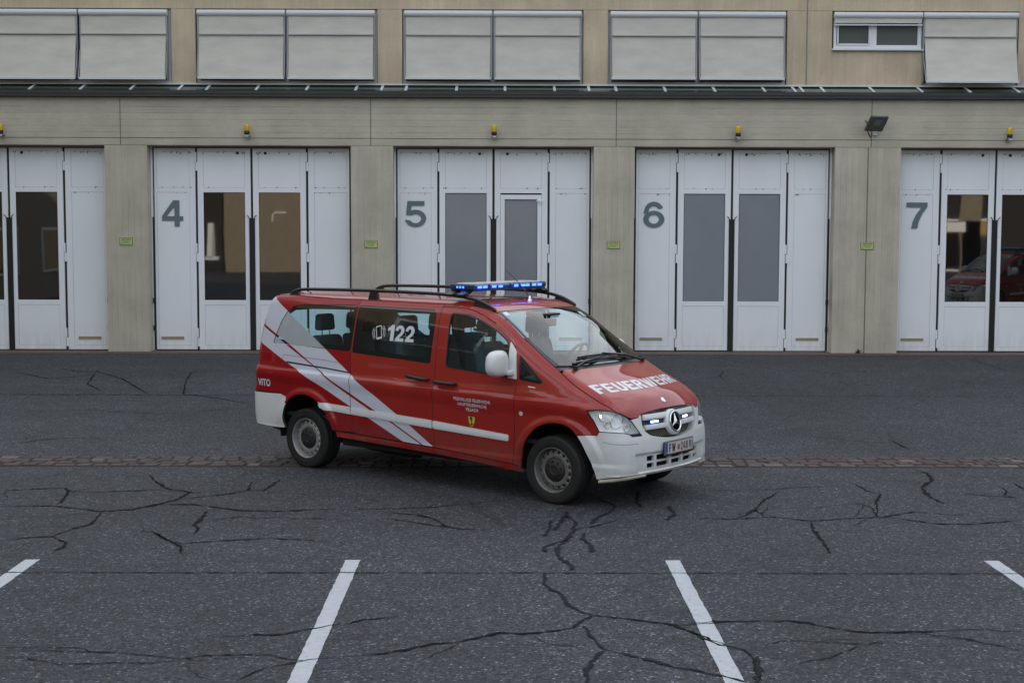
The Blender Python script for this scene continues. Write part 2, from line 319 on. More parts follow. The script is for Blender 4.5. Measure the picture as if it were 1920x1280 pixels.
M['door'] = mat('gate_white_paint', (.84, .865, .90), .38, var=.035, vscale=1.1, stretch=(1, 1, .6))
M['dtrim'] = mat('gate_frame_paint', (.84, .865, .90), .36)
dirt(M['door'], (.30, .27, .22), .0, .7, .22, 3.0, (3, 1, .5)); dirt(M['dtrim'], (.30, .27, .22), .0, .45, .3, 4.0, (3, 1, .6))
M['seam'] = mat('gate_seam', (.30, .28, .25), .8)
M['rubber'] = mat('black_rubber', (.010, .010, .011), .6)
M['num'] = mat('number_grey', (.13, .175, .195), .55)
M['vent'] = mat('vent_tan', (.30, .26, .17), .6)
M['glassdark'] = mat('dark_gate_glass', (.008, .008, .008), .02, spec=1.0)
M['glassdark'].node_tree.nodes['Principled BSDF'].inputs['IOR'].default_value = 1.65
gt_ = M['glassdark'].node_tree; gtc = N(gt_, 'ShaderNodeTexCoord'); gmp = N(gt_, 'ShaderNodeMapping'); gmp.inputs['Scale'].default_value = (1.6, 1, .5); gn = N(gt_, 'ShaderNodeTexNoise', Scale=1.3, Detail=1.5, Roughness=.5); gb = N(gt_, 'ShaderNodeBump', Strength=.22, Distance=.0022)
gt_.links.new(gtc.outputs['Object'], gmp.inputs['Vector']); gt_.links.new(gmp.outputs[0], gn.inputs['Vector']); gt_.links.new(gn.outputs['Fac'], gb.inputs['Height']); gt_.links.new(gb.outputs[0], gt_.nodes['Principled BSDF'].inputs['Normal'])   # old panes are not quite flat
M['blank'] = mat('grey_foil_pane', (.235, .26, .295), .16, var=.05, vscale=1.2, spec=.6)
M['fascia'] = mat('dark_eave_sheet', (.035, .038, .04), .42, var=.15, vscale=3)
M['slope'] = mat('eave_slope_glass', (.04, .055, .045), .12, spec=.7)
M['alu'] = mat('white_aluminium', (.62, .65, .68), .35, metal=.0)
M['alud'] = mat('grey_aluminium', (.34, .36, .37), .4, metal=.3)
M['awning'] = mat('awning_fabric', (.57, .555, .50), .9, var=.10, vscale=1.6, stretch=(1,1,3))
M['dark'] = mat('dark_interior', (.012, .012, .013), .9)
M['winf'] = mat('window_frame_white', (.72, .74, .76), .35)
M['winglass'] = mat('upper_window_glass', (.10, .11, .11), .05, spec=.8)
M['tan'] = mat('tan_plaster', (.22, .19, .14), .85, var=.1, vscale=2)
M['curb'] = mat('threshold_stone', (.10, .075, .06), .85, var=.25, vscale=8)

g = B(); n = 1
g.add([(-900, -900, 0), (900, -900, 0), (900, 900, 0), (-900, 900, 0)], [(0, 1, 2, 3)])
g.build('ground', M['asphalt'], kind='structure', label='worn grey asphalt yard crossed by cracks')
def ribbon(bb, pts, w0, z=.0022, jit=.03, taper=True, rnd=random.Random(3), mi=0):
    """a wandering crack: the traced line is broken up and jittered, its width varies"""
    q = []
    for i in range(len(pts)-1):
        a, c = Vector(pts[i]), Vector(pts[i+1]); k = max(2, int((c-a).length/.045))
        for j in range(k): q.append(a.lerp(c, j/k))
    q.append(Vector(pts[-1])); m = len(q)
    for i in range(1, m-1): q[i] = q[i] + Vector((rnd.uniform(-1, 1), rnd.uniform(-1, 1))) * jit
    vs = []
    for i, p in enumerate(q):
        d = (q[min(i+1, m-1)] - q[max(i-1, 0)]); d.normalize(); nn = Vector((-d.y, d.x))
        ww = w0 * rnd.uniform(.25, 1.2) * (min(1, .25 + 4*min(i, m-1-i)/m) if taper else 1)
        vs += [(*(p + nn*ww*rnd.uniform(.25, .75)), z), (*(p - nn*ww*rnd.uniform(.25, .75)), z)]
    bb.add(vs, [(2*i, 2*i+1, 2*i+3, 2*i+2) for i in range(m-1)], mi)
CRACKS = [(0.0385,0.012,[(-4.84,13.57),(-4.57,13.6),(-4.29,13.6),(-4.03,13.46),(-3.78,13.34),(-3.52,13.45),(-3.38,13.64),(-3.21,13.93),(-3.17,14.34),(-3.44,14.51),(-3.65,14.9),(-3.84,15.37)]),
(0.035,0.012,[(-3.78,13.34),(-3.72,12.75),(-3.81,12.58),(-3.88,12.38),(-3.9,12.23),(-4.12,12.19),(-4.3,12.04)]),
(0.035,0.012,[(-3.9,12.23),(-3.72,12.0),(-3.69,11.82),(-3.74,11.67)]),
(0.0315,0.012,[(-4.31,13.65),(-4.33,13.94),(-4.42,14.4),(-4.52,14.57),(-5.13,14.41)]),
(0.02625,0.012,[(-4.42,14.4),(-4.13,14.33),(-3.58,14.45),(-3.49,14.56)]),
(0.035,0.012,[(-3.21,13.93),(-3.01,14.08),(-2.76,14.24),(-2.6,14.45),(-2.65,14.95)]),
(0.0315,0.012,[(-2.6,14.45),(-2.44,14.45),(-2.37,15.06)]),
(0.0385,0.012,[(-3.52,13.45),(-3.3,13.69),(-3.02,13.69),(-2.72,13.54),(-2.51,13.4),(-2.13,13.35),(-1.55,13.49)]),
(0.0385,0.012,[(-2.69,13.49),(-2.79,13.36),(-2.78,13.0),(-2.78,12.74),(-2.72,12.58),(-2.7,12.34)]),
(0.0245,0.012,[(-2.75,12.91),(-2.45,13.08),(-2.0,13.04),(-1.49,12.99)]),
(0.0245,0.012,[(-3.27,12.5),(-3.08,12.42),(-2.88,12.11),(-2.74,11.96),(-2.42,12.07),(-2.0,12.18),(-1.38,12.04)]),
(0.0315,0.012,[(-3.11,12.46),(-2.83,12.03),(-2.72,11.88),(-2.67,11.67),(-2.62,11.53)]),
(0.021,0.012,[(-3.21,8.94),(-2.97,8.95),(-2.66,8.93),(-2.61,8.85),(-2.4,8.83)]),
(0.028,0.012,[(-3.15,8.75),(-2.96,8.72),(-2.7,8.58),(-2.4,8.63),(-2.16,8.62),(-1.86,8.78),(-1.48,8.79),(-1.28,8.66),(-1.01,8.76)]),
(0.028,0.012,[(-1.82,9.18),(-1.67,9.23),(-1.48,9.23),(-1.29,9.36),(-1.1,9.5)]),
(0.021,0.012,[(-1.56,8.29),(-1.48,8.47),(-1.33,8.6),(-1.2,8.68)]),
(0.021,0.012,[(-1.09,9.47),(-0.94,9.61),(-0.71,9.68)]),
(0.035,0.012,[(-1.01,8.75),(-0.69,8.84),(-0.43,9.04),(-0.3,9.06),(-0.01,9.29),(0.19,9.26),(0.47,9.4),(0.62,9.71)]),
(0.0245,0.012,[(-1.55,13.47),(-1.04,13.49),(-0.68,13.57),(-0.42,13.69),(0.14,13.99)]),
(0.0315,0.012,[(-1.13,13.31),(-0.8,13.21),(-0.64,13.02),(-0.51,12.69),(-0.39,12.58),(-0.14,12.52)]),
(0.021,0.012,[(-1.11,13.07),(-0.7,12.78),(-0.43,12.61)]),
(0.028,0.012,[(0.65,12.57),(0.85,12.72),(1.09,12.99)]),
(0.0315,0.012,[(0.62,9.71),(0.78,9.66),(0.95,9.58),(1.17,9.47),(1.28,9.27),(1.41,9.01),(1.55,8.91)]),
(0.02275,0.012,[(1.17,9.47),(1.37,9.5),(1.67,9.6)]),
(0.021,0.012,[(-0.48,8.7),(-0.28,9.04)]),
(0.0175,0.012,[(0.19,9.2),(0.32,9.03),(0.53,8.94)]),
(0.028,0.012,[(1.22,9.49),(1.46,9.55),(1.78,9.58),(2.0,9.58),(2.22,9.42),(2.41,9.3),(2.8,9.32),(2.99,9.35),(3.23,9.38),(3.48,9.31)]),
(0.028,0.012,[(2.41,9.3),(2.79,9.28),(3.04,9.16),(3.32,8.89)]),
(0.0315,0.012,[(1.2,9.37),(1.34,9.17),(1.45,8.99),(1.55,8.9),(1.57,8.59),(1.52,8.23)]),
(0.021,0.012,[(1.56,8.93),(1.87,9.11),(2.29,9.04),(2.56,9.07),(2.69,8.95)]),
(0.021,0.012,[(1.8,8.59),(2.07,8.75),(2.29,8.98)]),
(0.028,0.012,[(1.67,13.08),(2.16,13.02),(2.5,13.14),(2.84,12.95),(3.57,13.13),(3.92,13.38),(4.34,13.19)]),
(0.0315,0.012,[(3.57,13.13),(3.98,12.82),(4.32,12.82),(4.83,13.0)]),
(0.035,0.012,[(2.84,12.95),(2.77,12.48),(2.76,12.05),(2.72,11.55)]),
(0.028,0.012,[(2.16,13.02),(2.4,13.39),(2.56,13.86),(2.83,14.43)]),
(0.021,0.012,[(2.21,13.2),(2.41,13.46),(2.46,13.2)]),
(0.0315,0.012,[(3.71,14.92),(3.76,14.42),(3.85,14.3),(3.66,13.78),(3.51,13.13)]),
(0.0245,0.012,[(3.45,13.85),(3.57,13.58),(3.51,13.13)]),
(0.0455,0.012,[(4.59,15.81),(4.69,15.55),(4.62,15.12),(4.36,14.65),(4.3,14.13),(4.34,13.78)]),
(0.0245,0.012,[(4.64,14.34),(4.91,14.2),(5.24,14.12)]),
(0.0245,0.012,[(5.2,14.72),(5.2,14.49),(5.07,14.19)]),
(0.0245,0.012,[(5.43,14.96),(5.4,14.56)]),
(0.0175,0.012,[(1.87,14.66),(2.26,14.46),(2.68,14.51),(3.09,14.66),(3.61,14.73)]),
(0.0175,0.012,[(3.52,18.92),(3.88,18.42),(4.23,18.13),(4.63,17.83),(5.1,17.71)]),
(0.028,0.012,[(4.95,18.13),(4.98,17.23)]),
(0.0175,0.012,[(6.23,19.7),(7.22,19.56)]),
(0.021,0.012,[(5.64,27.38),(6.13,26.6),(6.38,25.97)]),
(0.0245,0.012,[(9.74,29.17),(9.65,27.63),(9.73,26.84)]),
(0.0315,0.012,[(3.7,25.42),(3.97,25.89),(4.22,26.97)]),
(0.0245,0.012,[(3.97,25.89),(3.97,25.33)]),
(0.0385,0.012,[(-8.52,27.26),(-7.87,26.45),(-7.63,26.64),(-6.78,25.31),(-5.69,22.85)]),
(0.0385,0.012,[(-9.06,26.45),(-8.11,25.31),(-7.41,25.86)]),
(0.0385,0.012,[(-7.57,26.44),(-7.14,24.44),(-6.62,23.38)]),
(0.035,0.012,[(-5.9,24.43),(-5.56,24.94),(-5.79,26.43),(-5.07,26.83)]),
(0.035,0.012,[(-5.56,24.94),(-5.17,22.99),(-4.38,22.27),(-3.84,21.58)]),
(0.0245,0.012,[(-8.1,22.86),(-6.83,22.93),(-5.51,22.77),(-3.99,22.84)]),
(0.0245,0.012,[(-6.19,17.43),(-5.77,17.97),(-5.08,18.15)]),
(0.021,0.012,[(-7.22,20.36),(-6.33,20.96),(-4.95,20.46),(-3.99,21.07)]),
(0.021,0.012,[(-3.2,8.89),(-2.51,8.85),(-1.86,8.67),(-1.48,8.75)])]
TARS = [(0.042,0.009,[(0.61,13.35),(0.58,13.1),(0.51,12.77),(0.46,12.5)]),
(0.042,0.009,[(0.45,12.91),(0.42,12.59),(0.36,12.25)]),
(0.042,0.009,[(0.61,13.15),(0.67,12.86),(0.63,12.45),(0.54,12.11),(0.44,11.99),(0.35,11.82),(0.37,11.67)]),
(0.042,0.009,[(0.58,12.19),(0.48,11.9),(0.45,11.63),(0.49,11.36),(0.55,11.22),(0.55,11.04)]),
(0.042,0.009,[(0.73,12.41),(0.7,12.15),(0.75,11.94),(0.76,11.66)]),
(0.042,0.009,[(0.96,13.93),(1.06,13.77),(1.09,13.56),(0.98,13.25),(0.87,13.05),(0.82,12.82)]),
(0.042,0.009,[(1.39,14.39),(1.33,13.93),(1.33,13.55)]),
(0.042,0.009,[(1.62,13.64),(1.61,13.45),(1.63,13.27),(1.51,12.97)]),
(0.036,0.012,[(0.33,10.9),(0.32,10.6),(0.38,10.41),(0.45,10.26),(0.47,10.0),(0.54,9.83),(0.62,9.71),(0.49,9.45)]),
(0.0336,0.012,[(0.55,9.45),(0.59,9.2),(0.65,8.92),(0.78,8.8),(0.9,8.69),(1.1,8.52),(1.31,8.37),(1.44,8.25)]),
(0.036,0.012,[(0.64,8.87),(0.55,8.65),(0.52,8.48),(0.5,8.24)]),
(0.0336,0.012,[(1.61,8.76),(1.55,8.43),(1.49,8.18)])]

cb = B(); tb = B(); rr = random.Random(5)
for w0, jit, line_ in CRACKS: ribbon(cb, line_, w0*(.62 if max(p[1] for p in line_) < 9.5 else 1), .0055, jit, True, rr)
for w0, jit, line_ in list(CRACKS):      # fine side twigs
    for (xa, ya), (xb, yb) in zip(line_[:-1], line_[1:]):
        L_ = math.hypot(xb-xa, yb-ya)
        for _ in range(int(L_*rr.uniform(.3, 1.8)+.4)):
            t = rr.random(); px, py = xa+(xb-xa)*t, ya+(yb-ya)*t; an = math.atan2(yb-ya, xb-xa)+rr.choice((-1, 1))*rr.uniform(.3, 1.3); pts_ = [(px, py)]; ln_ = rr.uniform(.15, .8)*(.7 if py < 9 else 1.3)
            for k in range(4): an += rr.uniform(-.5, .5); px += math.cos(an)*ln_/4; py += math.sin(an)*ln_/4; pts_.append((px, py))
            ribbon(cb, pts_, w0*rr.uniform(.2, .4), .0050, jit, True, rr)
for w0, jit, line_ in TARS: ribbon(tb, line_, w0, .0066, jit, False, rr)
cb.build('ground_cracks', M['crack'], kind='structure'); tb.build('ground_tar_repairs', M['tar'], kind='structure')
# construction joints across the yard
jb = B()
for yy, ww in ((22.83, .035), (10.94, .020)): ribbon(jb, [(-16, yy+.02), (-8, yy-.01), (0, yy), (6, yy-.015), (16, yy-.03)], ww, .0060, .008, False, rr)
jb.build('ground_joint', M['crack'], kind='structure')
# two-brick-wide strip of setts across the yard
cob = B(); rc = random.Random(11)
M['sett'] = [mat('sett_%s' % k, c, .75, var=.25, vscale=22, bump=.5, bscale=70) for k, c in (('brown', (.062, .040, .036)), ('red', (.075, .043, .036)), ('grey', (.070, .062, .062)), ('pale', (.115, .10, .095)), ('darkred', (.045, .031, .030)))]
M['groove'] = mat('sett_joint', (.016, .016, .017), .9)
for r_ in range(4):
    y0 = 15.93 + r_*.168; x = -13 + rc.uniform(0, .2)
    while x < 14:
        L_ = rc.uniform(.14, .26); k = rc.choices(range(5), (5, 4, 3, 1, 4))[0]; h = .006 + rc.uniform(0, .008); j = rc.uniform(-.012, .012); sh = rc.uniform(-.02, .02)
        a, c = y0 + j + .008, y0 + .160 + j
        bt = [(x+.012, a, -.02), (x+L_-.012, a, -.02), (x+L_-.012+sh, c, -.02), (x+.012+sh, c, -.02)]
        tp = [(x+.020, a+.008, h), (x+L_-.020, a+.008, h+rc.uniform(-.003, .003)), (x+L_-.020+sh, c-.008, h), (x+.020+sh, c-.008, h)]
        cob.hexa(bt + tp, k); x += L_
cob.box(-13.2, 14.2, 15.90, 16.62, -.03, .0016, 5)
cob.build('cobblestone_strip', M['sett'] + [M['groove']], kind='structure', label='narrow strip of reddish brown setts crossing the yard')
thr = B(); thr.box(-14, 14, 30.42, 31.3, -.05, .012); thr.build('stone_threshold', M['curb'], kind='structure')
# painted parking lines
for i, x in enumerate((-3.795, -1.207, 1.381, 3.969)):
    pl = B(); rp_ = random.Random(i); n_ = 90; vs = []; y0, y1 = 4.0, 11.37
    for k in range(n_+1):
        y = y1 + (y0-y1)*k/n_; vs += [(x-.06+rp_.uniform(-.004, .004), y, .004), (x+.06+rp_.uniform(-.004, .004), y, .004)]
    pl.add(vs, [(2*k, 2*k+1, 2*k+3, 2*k+2) for k in range(n_)])
    pl.build('parking_line', M['line'], kind='structure')

# ------------------------------------------------------------ fire station
ST = thing('fire_station', (0, P, 0), label='long concrete fire station with numbered white folding gates and a row of awnings above', cat='fire station')
O = (0, P, 0)
def part(b, name, m, parent=None, **t): return b.build(name, m, parent or ST, O, **t)
XL, XR = -15.5, 15.5
GATES = [(-12.9, -8.55, None, 'dark'), (-7.64, -3.27, '4', 'dark'), (-2.36, 1.95, '5', 'blank'), (2.83, 7.15, '6', 'blank'), (8.57, 12.9, '7', 'dark')]
prev = XL
for x0, x1, _, _ in GATES + [(XR, XR, None, None)]:
    b = B(); b.box(prev, x0, P, G+.35, -.05, 4.447)
    part(b, 'pillar', M['lowv']); prev = x1
b = B(); b.box(XL, XR, P-.004, G+.35, 4.45, 4.60); b.box(XL, XR, P, G+.35, 4.603, 4.606, 0); b.box(XL, XR, P-.006, G+.35, 4.612, 5.47)
part(b, 'beam', M['lowh'])
M['filler'] = mat('joint_filler', (.14, .135, .11), .9, var=.2, vscale=7)
for x, q0, q1 in ((-8.20, 4.46, 5.46), (-2.84, 4.46, 5.46), (2.43, 4.46, 5.46), (7.92, 4.46, 5.46), (7.86, .02, 4.44)):
    b = B(); b.box(x-.008, x+.008, P-.009, P-.0 if q0 > 1 else P+.01, q0, q1); part(b, 'expansion_joint', M['filler'])
# eave: dark gutter sheet, sloping strip with white clips, white flashing at the wall
b = B(); b.box(XL, XR, P-.13, P+.4, 5.475, 5.60); b.box(XL, XR, P-.145, P-.12, 5.535, 5.545)
for i in range(15): b.box(-14.7+i*2.08, -14.68+i*2.08, P-.138, P-.125, 5.565, 5.575)
part(b, 'gutter', M['fascia'])
b = B(); b.add([(XL, P-.13, 5.604), (XR, P-.13, 5.604), (XR, U+.02, 5.76), (XL, U+.02, 5.76)], [(0,1,2,3)]); part(b, 'eave_slope', M['slope'])
xs = []
for x0 in (-11.5, -7.0, -2.6, 1.85, 6.22+0): xs += [x0, x0+.0]
clips = [-10.1, -9.02, -7.95, -6.92, -6.33, -5.27, -4.2, -3.15, -2.08+.0, -2.75+.15, -1.0, .04, 1.1, 2.14-.3, 2.42, 3.47, 4.53, 5.6, 6.55-.3, 6.42, 6.87, 7.93, 8.97, 10.0, 11.05, -11.2, 12.1]
b = B()
for x in clips:
    t0, t1 = .06, .95; ya, za = P-.13+t0*.48, 5.604+t0*.156; yb, zb = P-.13+t1*.48, 5.604+t1*.156
    b.hexa([(x-.028, ya, za+.003), (x+.028, ya, za+.003), (x+.028, yb, zb+.003), (x-.028, yb, zb+.003), (x-.028, ya, za+.016), (x+.028, ya, za+.016), (x+.028, yb, zb+.016), (x-.028, yb, zb+.016)])
part(b, 'eave_clip', M['alu'])
b = B(); b.box(XL, XR, U-.06, U+.02, 5.765, 5.80); part(b, 'flashing', M['alu'])
# upper storey
b = B(); b.box(XL, XR, U-.05, U+.4, 7.385, 9.9); part(b, 'upper_beam', M['up'])
for x0, x1 in ((-12.3, -11.55), (-7.15, -6.63), (-2.71, -2.18), (1.73, 2.26), (6.13, 7.10), (11.14, 11.75)):
    b = B(); b.box(x0, x1, U-.045, U+.4, 5.79, 7.382); part(b, 'upper_pillar', M['up'])
b = B(); b.box(6.545, 6.57, U-.053, U+.0, 5.8, 9.85); part(b, 'downpipe_joint', mat('pipe_grey', (.22, .22, .20), .6))
b = B(); b.box(7.10, 9.06, U-.03, U+.4, 5.79, 6.565); part(b, 'window_parapet', M['up'])
b = B(); b.box(XL-.0, XR, U+.42, 45, -.05, 9.85); b.box(XL-.2, 46.2, P-.3, 45.2, 9.9, 10.1, 1); b.box(XR, 46, P, U+.42, -.05, 9.85); part(b, 'station_block', [mat('rear_wall', (.30, .28, .22), .9), M['fascia']])  # wall and roof beyond XR are an unseen extension added to block the sun
def window_row(x0, x1):
    b = B(); b.box(x0, x1, U+.10, U+.16, 5.79, 7.38); w_ = part(b, 'window_band', M['winglass'])
    f = B()
    for xx in (x0, (x0+x1)/2-.03, x1-.06): f.box(xx, xx+.06, U+.06, U+.10, 5.85, 7.34)
    f.box(x0, x1, U+.055, U+.10, 5.79, 5.86); f.box(x0, x1, U+.055, U+.10, 7.32, 7.38); f.build('window_frame', M['winf'], w_, O)
def awning(x0, x1, out_=.12, kink=6.83, bot=5.90):
    """housing tube, vertical cloth down to the bar, the lower cloth swung outwards on its arms"""
    yb = U-.06
    h = B(); h.tube([(x0, yb-.02, 7.285), (x1, yb-.02, 7.285)], .072, 12); a = part(h, 'awning', M['alu'])
    c = B(); m_ = .035; yk = yb-.035
    rows = [(7.23, yk), (7.10, yk-.002), (6.97, yk-.002), (kink, yk)] + [(kink+(bot-kink)*t, yk-out_*t**1.25) for t in (.2, .4, .6, .8, 1)]
    nx = 14; vs = []
    for z, y in rows:
        for i in range(nx+1):
            u = i/nx; vs.append((x0+m_+(x1-x0-2*m_)*u, y + .006*math.sin(u*9+x0)*math.sin((z-5.9)*3) , z - (.004*math.sin(u*math.pi))))
    c.add(vs, [(r*(nx+1)+i, r*(nx+1)+i+1, (r+1)*(nx+1)+i+1, (r+1)*(nx+1)+i) for r in range(len(rows)-1) for i in range(nx)], 0, True)
    c.build('awning_cloth', M['awning'], a, O)
    r_ = B(); r_.box(x0+m_, x1-m_, yk-.040, yk-.004, kink-.013, kink+.010, 1); r_.box(x0+.02, x1-.02, yk-out_-.03, yk-out_+.01, bot-.03, bot+.012); r_.build('awning_bar', [M['alu'], M['alud']], a, O)
    s_ = B()
    for xx in (x0+.004, x1-.028): s_.box(xx, xx+.024, yb-.03, yb+.04, 5.86, 7.22)
    for xx in (x0+.012, x1-.012): s_.tube([(xx, yk-.03, kink-.35), (xx, yk-.05, kink-.5), (xx, yk-out_-.02, bot)], .011, 6)
    s_.build('guide_rail', M['alud'], a, O)
for i, (x0, x1) in enumerate(((-11.50, -7.20), (-6.60, -2.745), (-2.15, 1.70), (2.29, 6.10))):
    window_row(x0-.02, x1+.02); xm = (x0+x1)/2 + (.0 if i else .22)
    awning(x0+.02, xm-.02, (.15, .12, .09, .09)[i], bot=(5.88, 5.90, 5.91, 5.92)[i]); awning(xm+.02, x1-.02, (.15, .12, .09, .09)[i], bot=(5.88, 5.90, 5.91, 5.92)[i])
window_row(9.06, 11.14); awning(9.06, 11.10, .22, bot=5.86); awning(-15.2, -12.4, .2)
h = B(); h.tube([(7.13, U-.08, 7.285), (9.03, U-.08, 7.285)], .072, 12); a = part(h, 'awning', M['alu']); q = B(); q.box(7.14, 9.02, U-.105, U-.09, 7.12, 7.22, 1); q.box(7.13, 9.03, U-.13, U-.08, 7.065, 7.09, 0); q.build('awning_bar', [M['alu'], M['awning']], a, O)
b = B(); b.box(7.14, 9.04, U-.02, U+.06, 6.57, 6.66); b.box(7.14, 9.04, U-.02, U+.06, 7.13, 7.2); b.box(7.14, 7.20, U-.02, U+.06, 6.66, 7.13); b.box(8.96, 9.04, U-.02, U+.06, 6.66, 7.13); b.box(7.93, 8.07, U-.02, U+.06, 6.66, 7.13)
b.box(7.215, 7.245, U-.035, U-.015, 6.68, 7.115); b.box(7.895, 7.93, U-.035, U-.015, 6.68, 7.115); b.box(7.215, 7.93, U-.035, U-.015, 6.655, 6.69); b.box(7.215, 7.93, U-.035, U-.015, 7.095, 7.125)
wf = part(b, 'small_window', M['winf'])
q = B(); q.box(7.2, 8.96, U+.01, U+.03, 6.66, 7.13); q.build('window_pane', M['winglass'], wf, O)
q = B(); q.box(7.09, 9.08, U-.10, U+.0, 6.54, 6.572); q.build('window_sill', M['alu'], wf, O)

# folding gates
def text_part(s_, x, z, w_, h_, y, m_, parent, org, name='number', bold=.0, depth=.004, spacing=1.0):
    a, fs = fit_text(s_, w_, h_, bold, spacing); t = B(); t.add([(x+p[0], y-depth, z+p[1]) for p in a], fs)
    return t.build(name, m_, parent, org)
def numeral(ch_, x, z, w_, h_, y, parent):
    a_, lps = GL[ch_]; lo = min(p[0] for l in lps for p in l); hi = max(p[0] for l in lps for p in l)
    uv, fs = region([[((p[0]-lo)/(hi-lo), p[1]) for p in l] for l in lps], .5); t = B()
    t.add([(x+w_*p[0], y-.004, z+h_*p[1]) for p in uv], [[int(i) for i in f] for f in fs]); return t.build('number', M['num'], parent, O)
def gate(x0, x1, num, kind):
    c = (x0+x1)/2; g0 = G
    fr = B(); fr.box(x0-.1, x1+.1, g0+.10, g0+.14, 0, 4.45, 1); fr.box(x0-.05, x0+.035, g0+.0, g0+.09, 0, 4.45); fr.box(x1-.035, x1+.05, g0+.0, g0+.09, 0, 4.45); fr.box(x0, x1, g0+.02, g0+.09, 4.415, 4.45, 2)
    gt = part(fr, 'gate', [M['dtrim'], M['rubber'], M['seam']], label=('folding gate with grey number %s' % num) if num else 'folding gate at the left end, its number hidden')
    cuts = [x0+.04, c-1.20, c, c+1.20, x1-.04]; ft = g0+.045
    for i in range(4):
        a, e = cuts[i] + (.025 if i else .03), cuts[i+1] - (.025 if i < 3 else .03)
        inner = i in (1, 2); dz = random.uniform(-.006, .006); y0 = g0 + (.0 if inner else .012)
        lf = B(); z0, z1 = .035+dz, 4.405+dz; wk = (kind == 'blank' and num == '5' and i == 2)
        st = .125 if inner else .085; sx0, sx1 = (.125, .125) if inner else ((.05, .13) if i == 0 else (.13, .05))
        # stiles and rails stand 6 mm proud of the infill sheets
        lf.box(a, a+sx0, y0, ft+.03, z0, z1); lf.box(e-sx1, e, y0, ft+.03, z0, z1)
        rails = [(z0, z0+.09), (3.455, 3.555), (z1-.07, z1)] + ([(1.01, 1.115)] if inner and not wk else [])
        for r0, r1 in rails: lf.box(a+sx0, e-sx1, y0+.001, ft+.03, r0, r1)
        zz = sorted(rails)
        for (l0, l1), (u0, u1) in zip(zz[:-1], zz[1:]):
            pane = inner and u1 > 3.5 and u0 < 3.5
            if not pane: lf.box(a+sx0, e-sx1, y0+.007, ft+.02, l1, u0)
            # shadow seam round the sheet
            for q in ((a+sx0, a+sx0+.004, l1, u0), (e-sx1-.004, e-sx1, l1, u0), (a+sx0, e-sx1, u0-.004, u0), (a+sx0, e-sx1, l1, l1+.004)):
                if not pane: lf.box(q[0], q[1], y0+.0045, y0+.0065, q[2], q[3], 1)
        leaf = lf.build('gate_leaf', [M['door'], M['seam'], M['dirt']], gt, O)
        dd = B(); rd = random.Random(int((a+50)*97))
        for _ in range(16):   # rust bleeding from the rivets under the lintel and over the rails
            zt = rd.choice((z1-.075, z1-.08, z1-.10, 3.57, 3.45)); xx = rd.uniform(a+.07, e-.09); 
            if inner and zt < 3.5: continue
            L_ = rd.uniform(.006, .05); dd.add([(xx, y0-.0012, zt), (xx+rd.uniform(.006, .05), y0-.0012, zt+.002), (xx+.004, y0-.0012, zt-L_)], [(0, 1, 2)])
        dd.build('rust_marks', M['dirt'], gt, O)
        if inner:
            pb = B(); gm = M['glassdark'] if kind == 'dark' else M['blank']
            if wk:
                q = B(); q.box(a+.13, a+.22, y0-.018, ft, .06, 3.42); q.box(e-.22, e-.13+.0, y0-.018, ft, .06, 3.42); q.box(a+.22, e-.22, y0-.018, ft, 3.32, 3.42); q.box(a+.22, e-.22, y0-.018, ft, .06, 1.15)
                q.tube([(e-.155, y0-.05, 3.22), (e-.155, y0-.05, 3.30)], .018, 8, 0); q.box(e-.24, e-.10, y0-.04, y0-.018, 3.275, 3.30, 0)
                q.build('wicket_door', M['dtrim'], gt, O); pb.box(a+.22, e-.22, y0+.01, y0+.02, 1.15, 3.32)
            else: pb.box(a+.125, e-.125, y0+.012, y0+.022, 1.115, 3.455); 
            pn = pb.build('gate_pane', gm, gt, O)
            gk = B(); X0, X1, Z0, Z1 = (a+.22, e-.22, 1.15, 3.32) if wk else (a+.125, e-.125, 1.115, 3.455)
            for q in ((X0, X0+.010, Z0, Z1), (X1-.010, X1, Z0, Z1), (X0, X1, Z1-.014, Z1), (X0, X1, Z0, Z0+.006)): gk.box(q[0], q[1], y0+.004, y0+.011, q[2], q[3])
            gk.build('pane_gasket', M['rubber'], gt, O)
        else:
            v = B(); vx = (a+.10) if i == 0 else (e-.60)
            if i == 3: vx = a+.22
            v.box(vx, vx+.50, y0-.002, y0+.005, .25, .315, 0); v.box(vx-.012, vx+.512, y0+.0015, y0+.0065, .238, .327, 1)
            v.build('letter_slot_vent', [M['vent'], M['dtrim']], gt, O)
    for xx in cuts[1:4]:
        rb = B(); rb.box(xx-.024, xx+.024, g0+.03, g0+.055, .02, 4.41)
        if xx == c: rb.box(xx-.062, xx+.062, g0-.018, g0-.001, .02, 2.90)
        rb.build('rubber_seal', M['rubber'], gt, O)
        if xx == c:
            hk = B()
            for s_ in (-1, 1): hk.tube([(xx+s_*.05, g0-.02, 2.88), (xx+s_*.07, g0-.045, 2.93), (xx+s_*.105, g0-.05, 2.965)], .010, 6); hk.tube([(xx+s_*.30, g0-.012, 4.30), (xx+s_*.30, g0+.0, 4.30)], .032, 10)
            hk.build('gate_hook', M['rubber'], gt, O)
        else:
            hg = B()
            for zc in (4.12, 2.15, .30):
                hg.box(xx-.034, xx+.006, g0-.020, g0+.012, zc, zc+.20); hg.box(xx-.012, xx+.034, g0-.020, g0+.012, zc-.20, zc-.01)
            hg.build('hinge', M['dtrim'], gt, O)
    eb = B()
    for s_, xx in ((1, x0+.045), (-1, x1-.045)):
        eb.box(xx-.018, xx+.018, g0-.012, g0+.008, .03, 2.92)
        for zc in (.45, 1.05): eb.box(xx-.034, xx+.02, g0-.03, g0+.0, zc, zc+.11)
    eb.build('edge_seal', M['rubber'], gt, O)
    if num:
        nw = .46; numeral(num, cuts[0]+.19, 2.715, nw, .565, G+.006, gt)
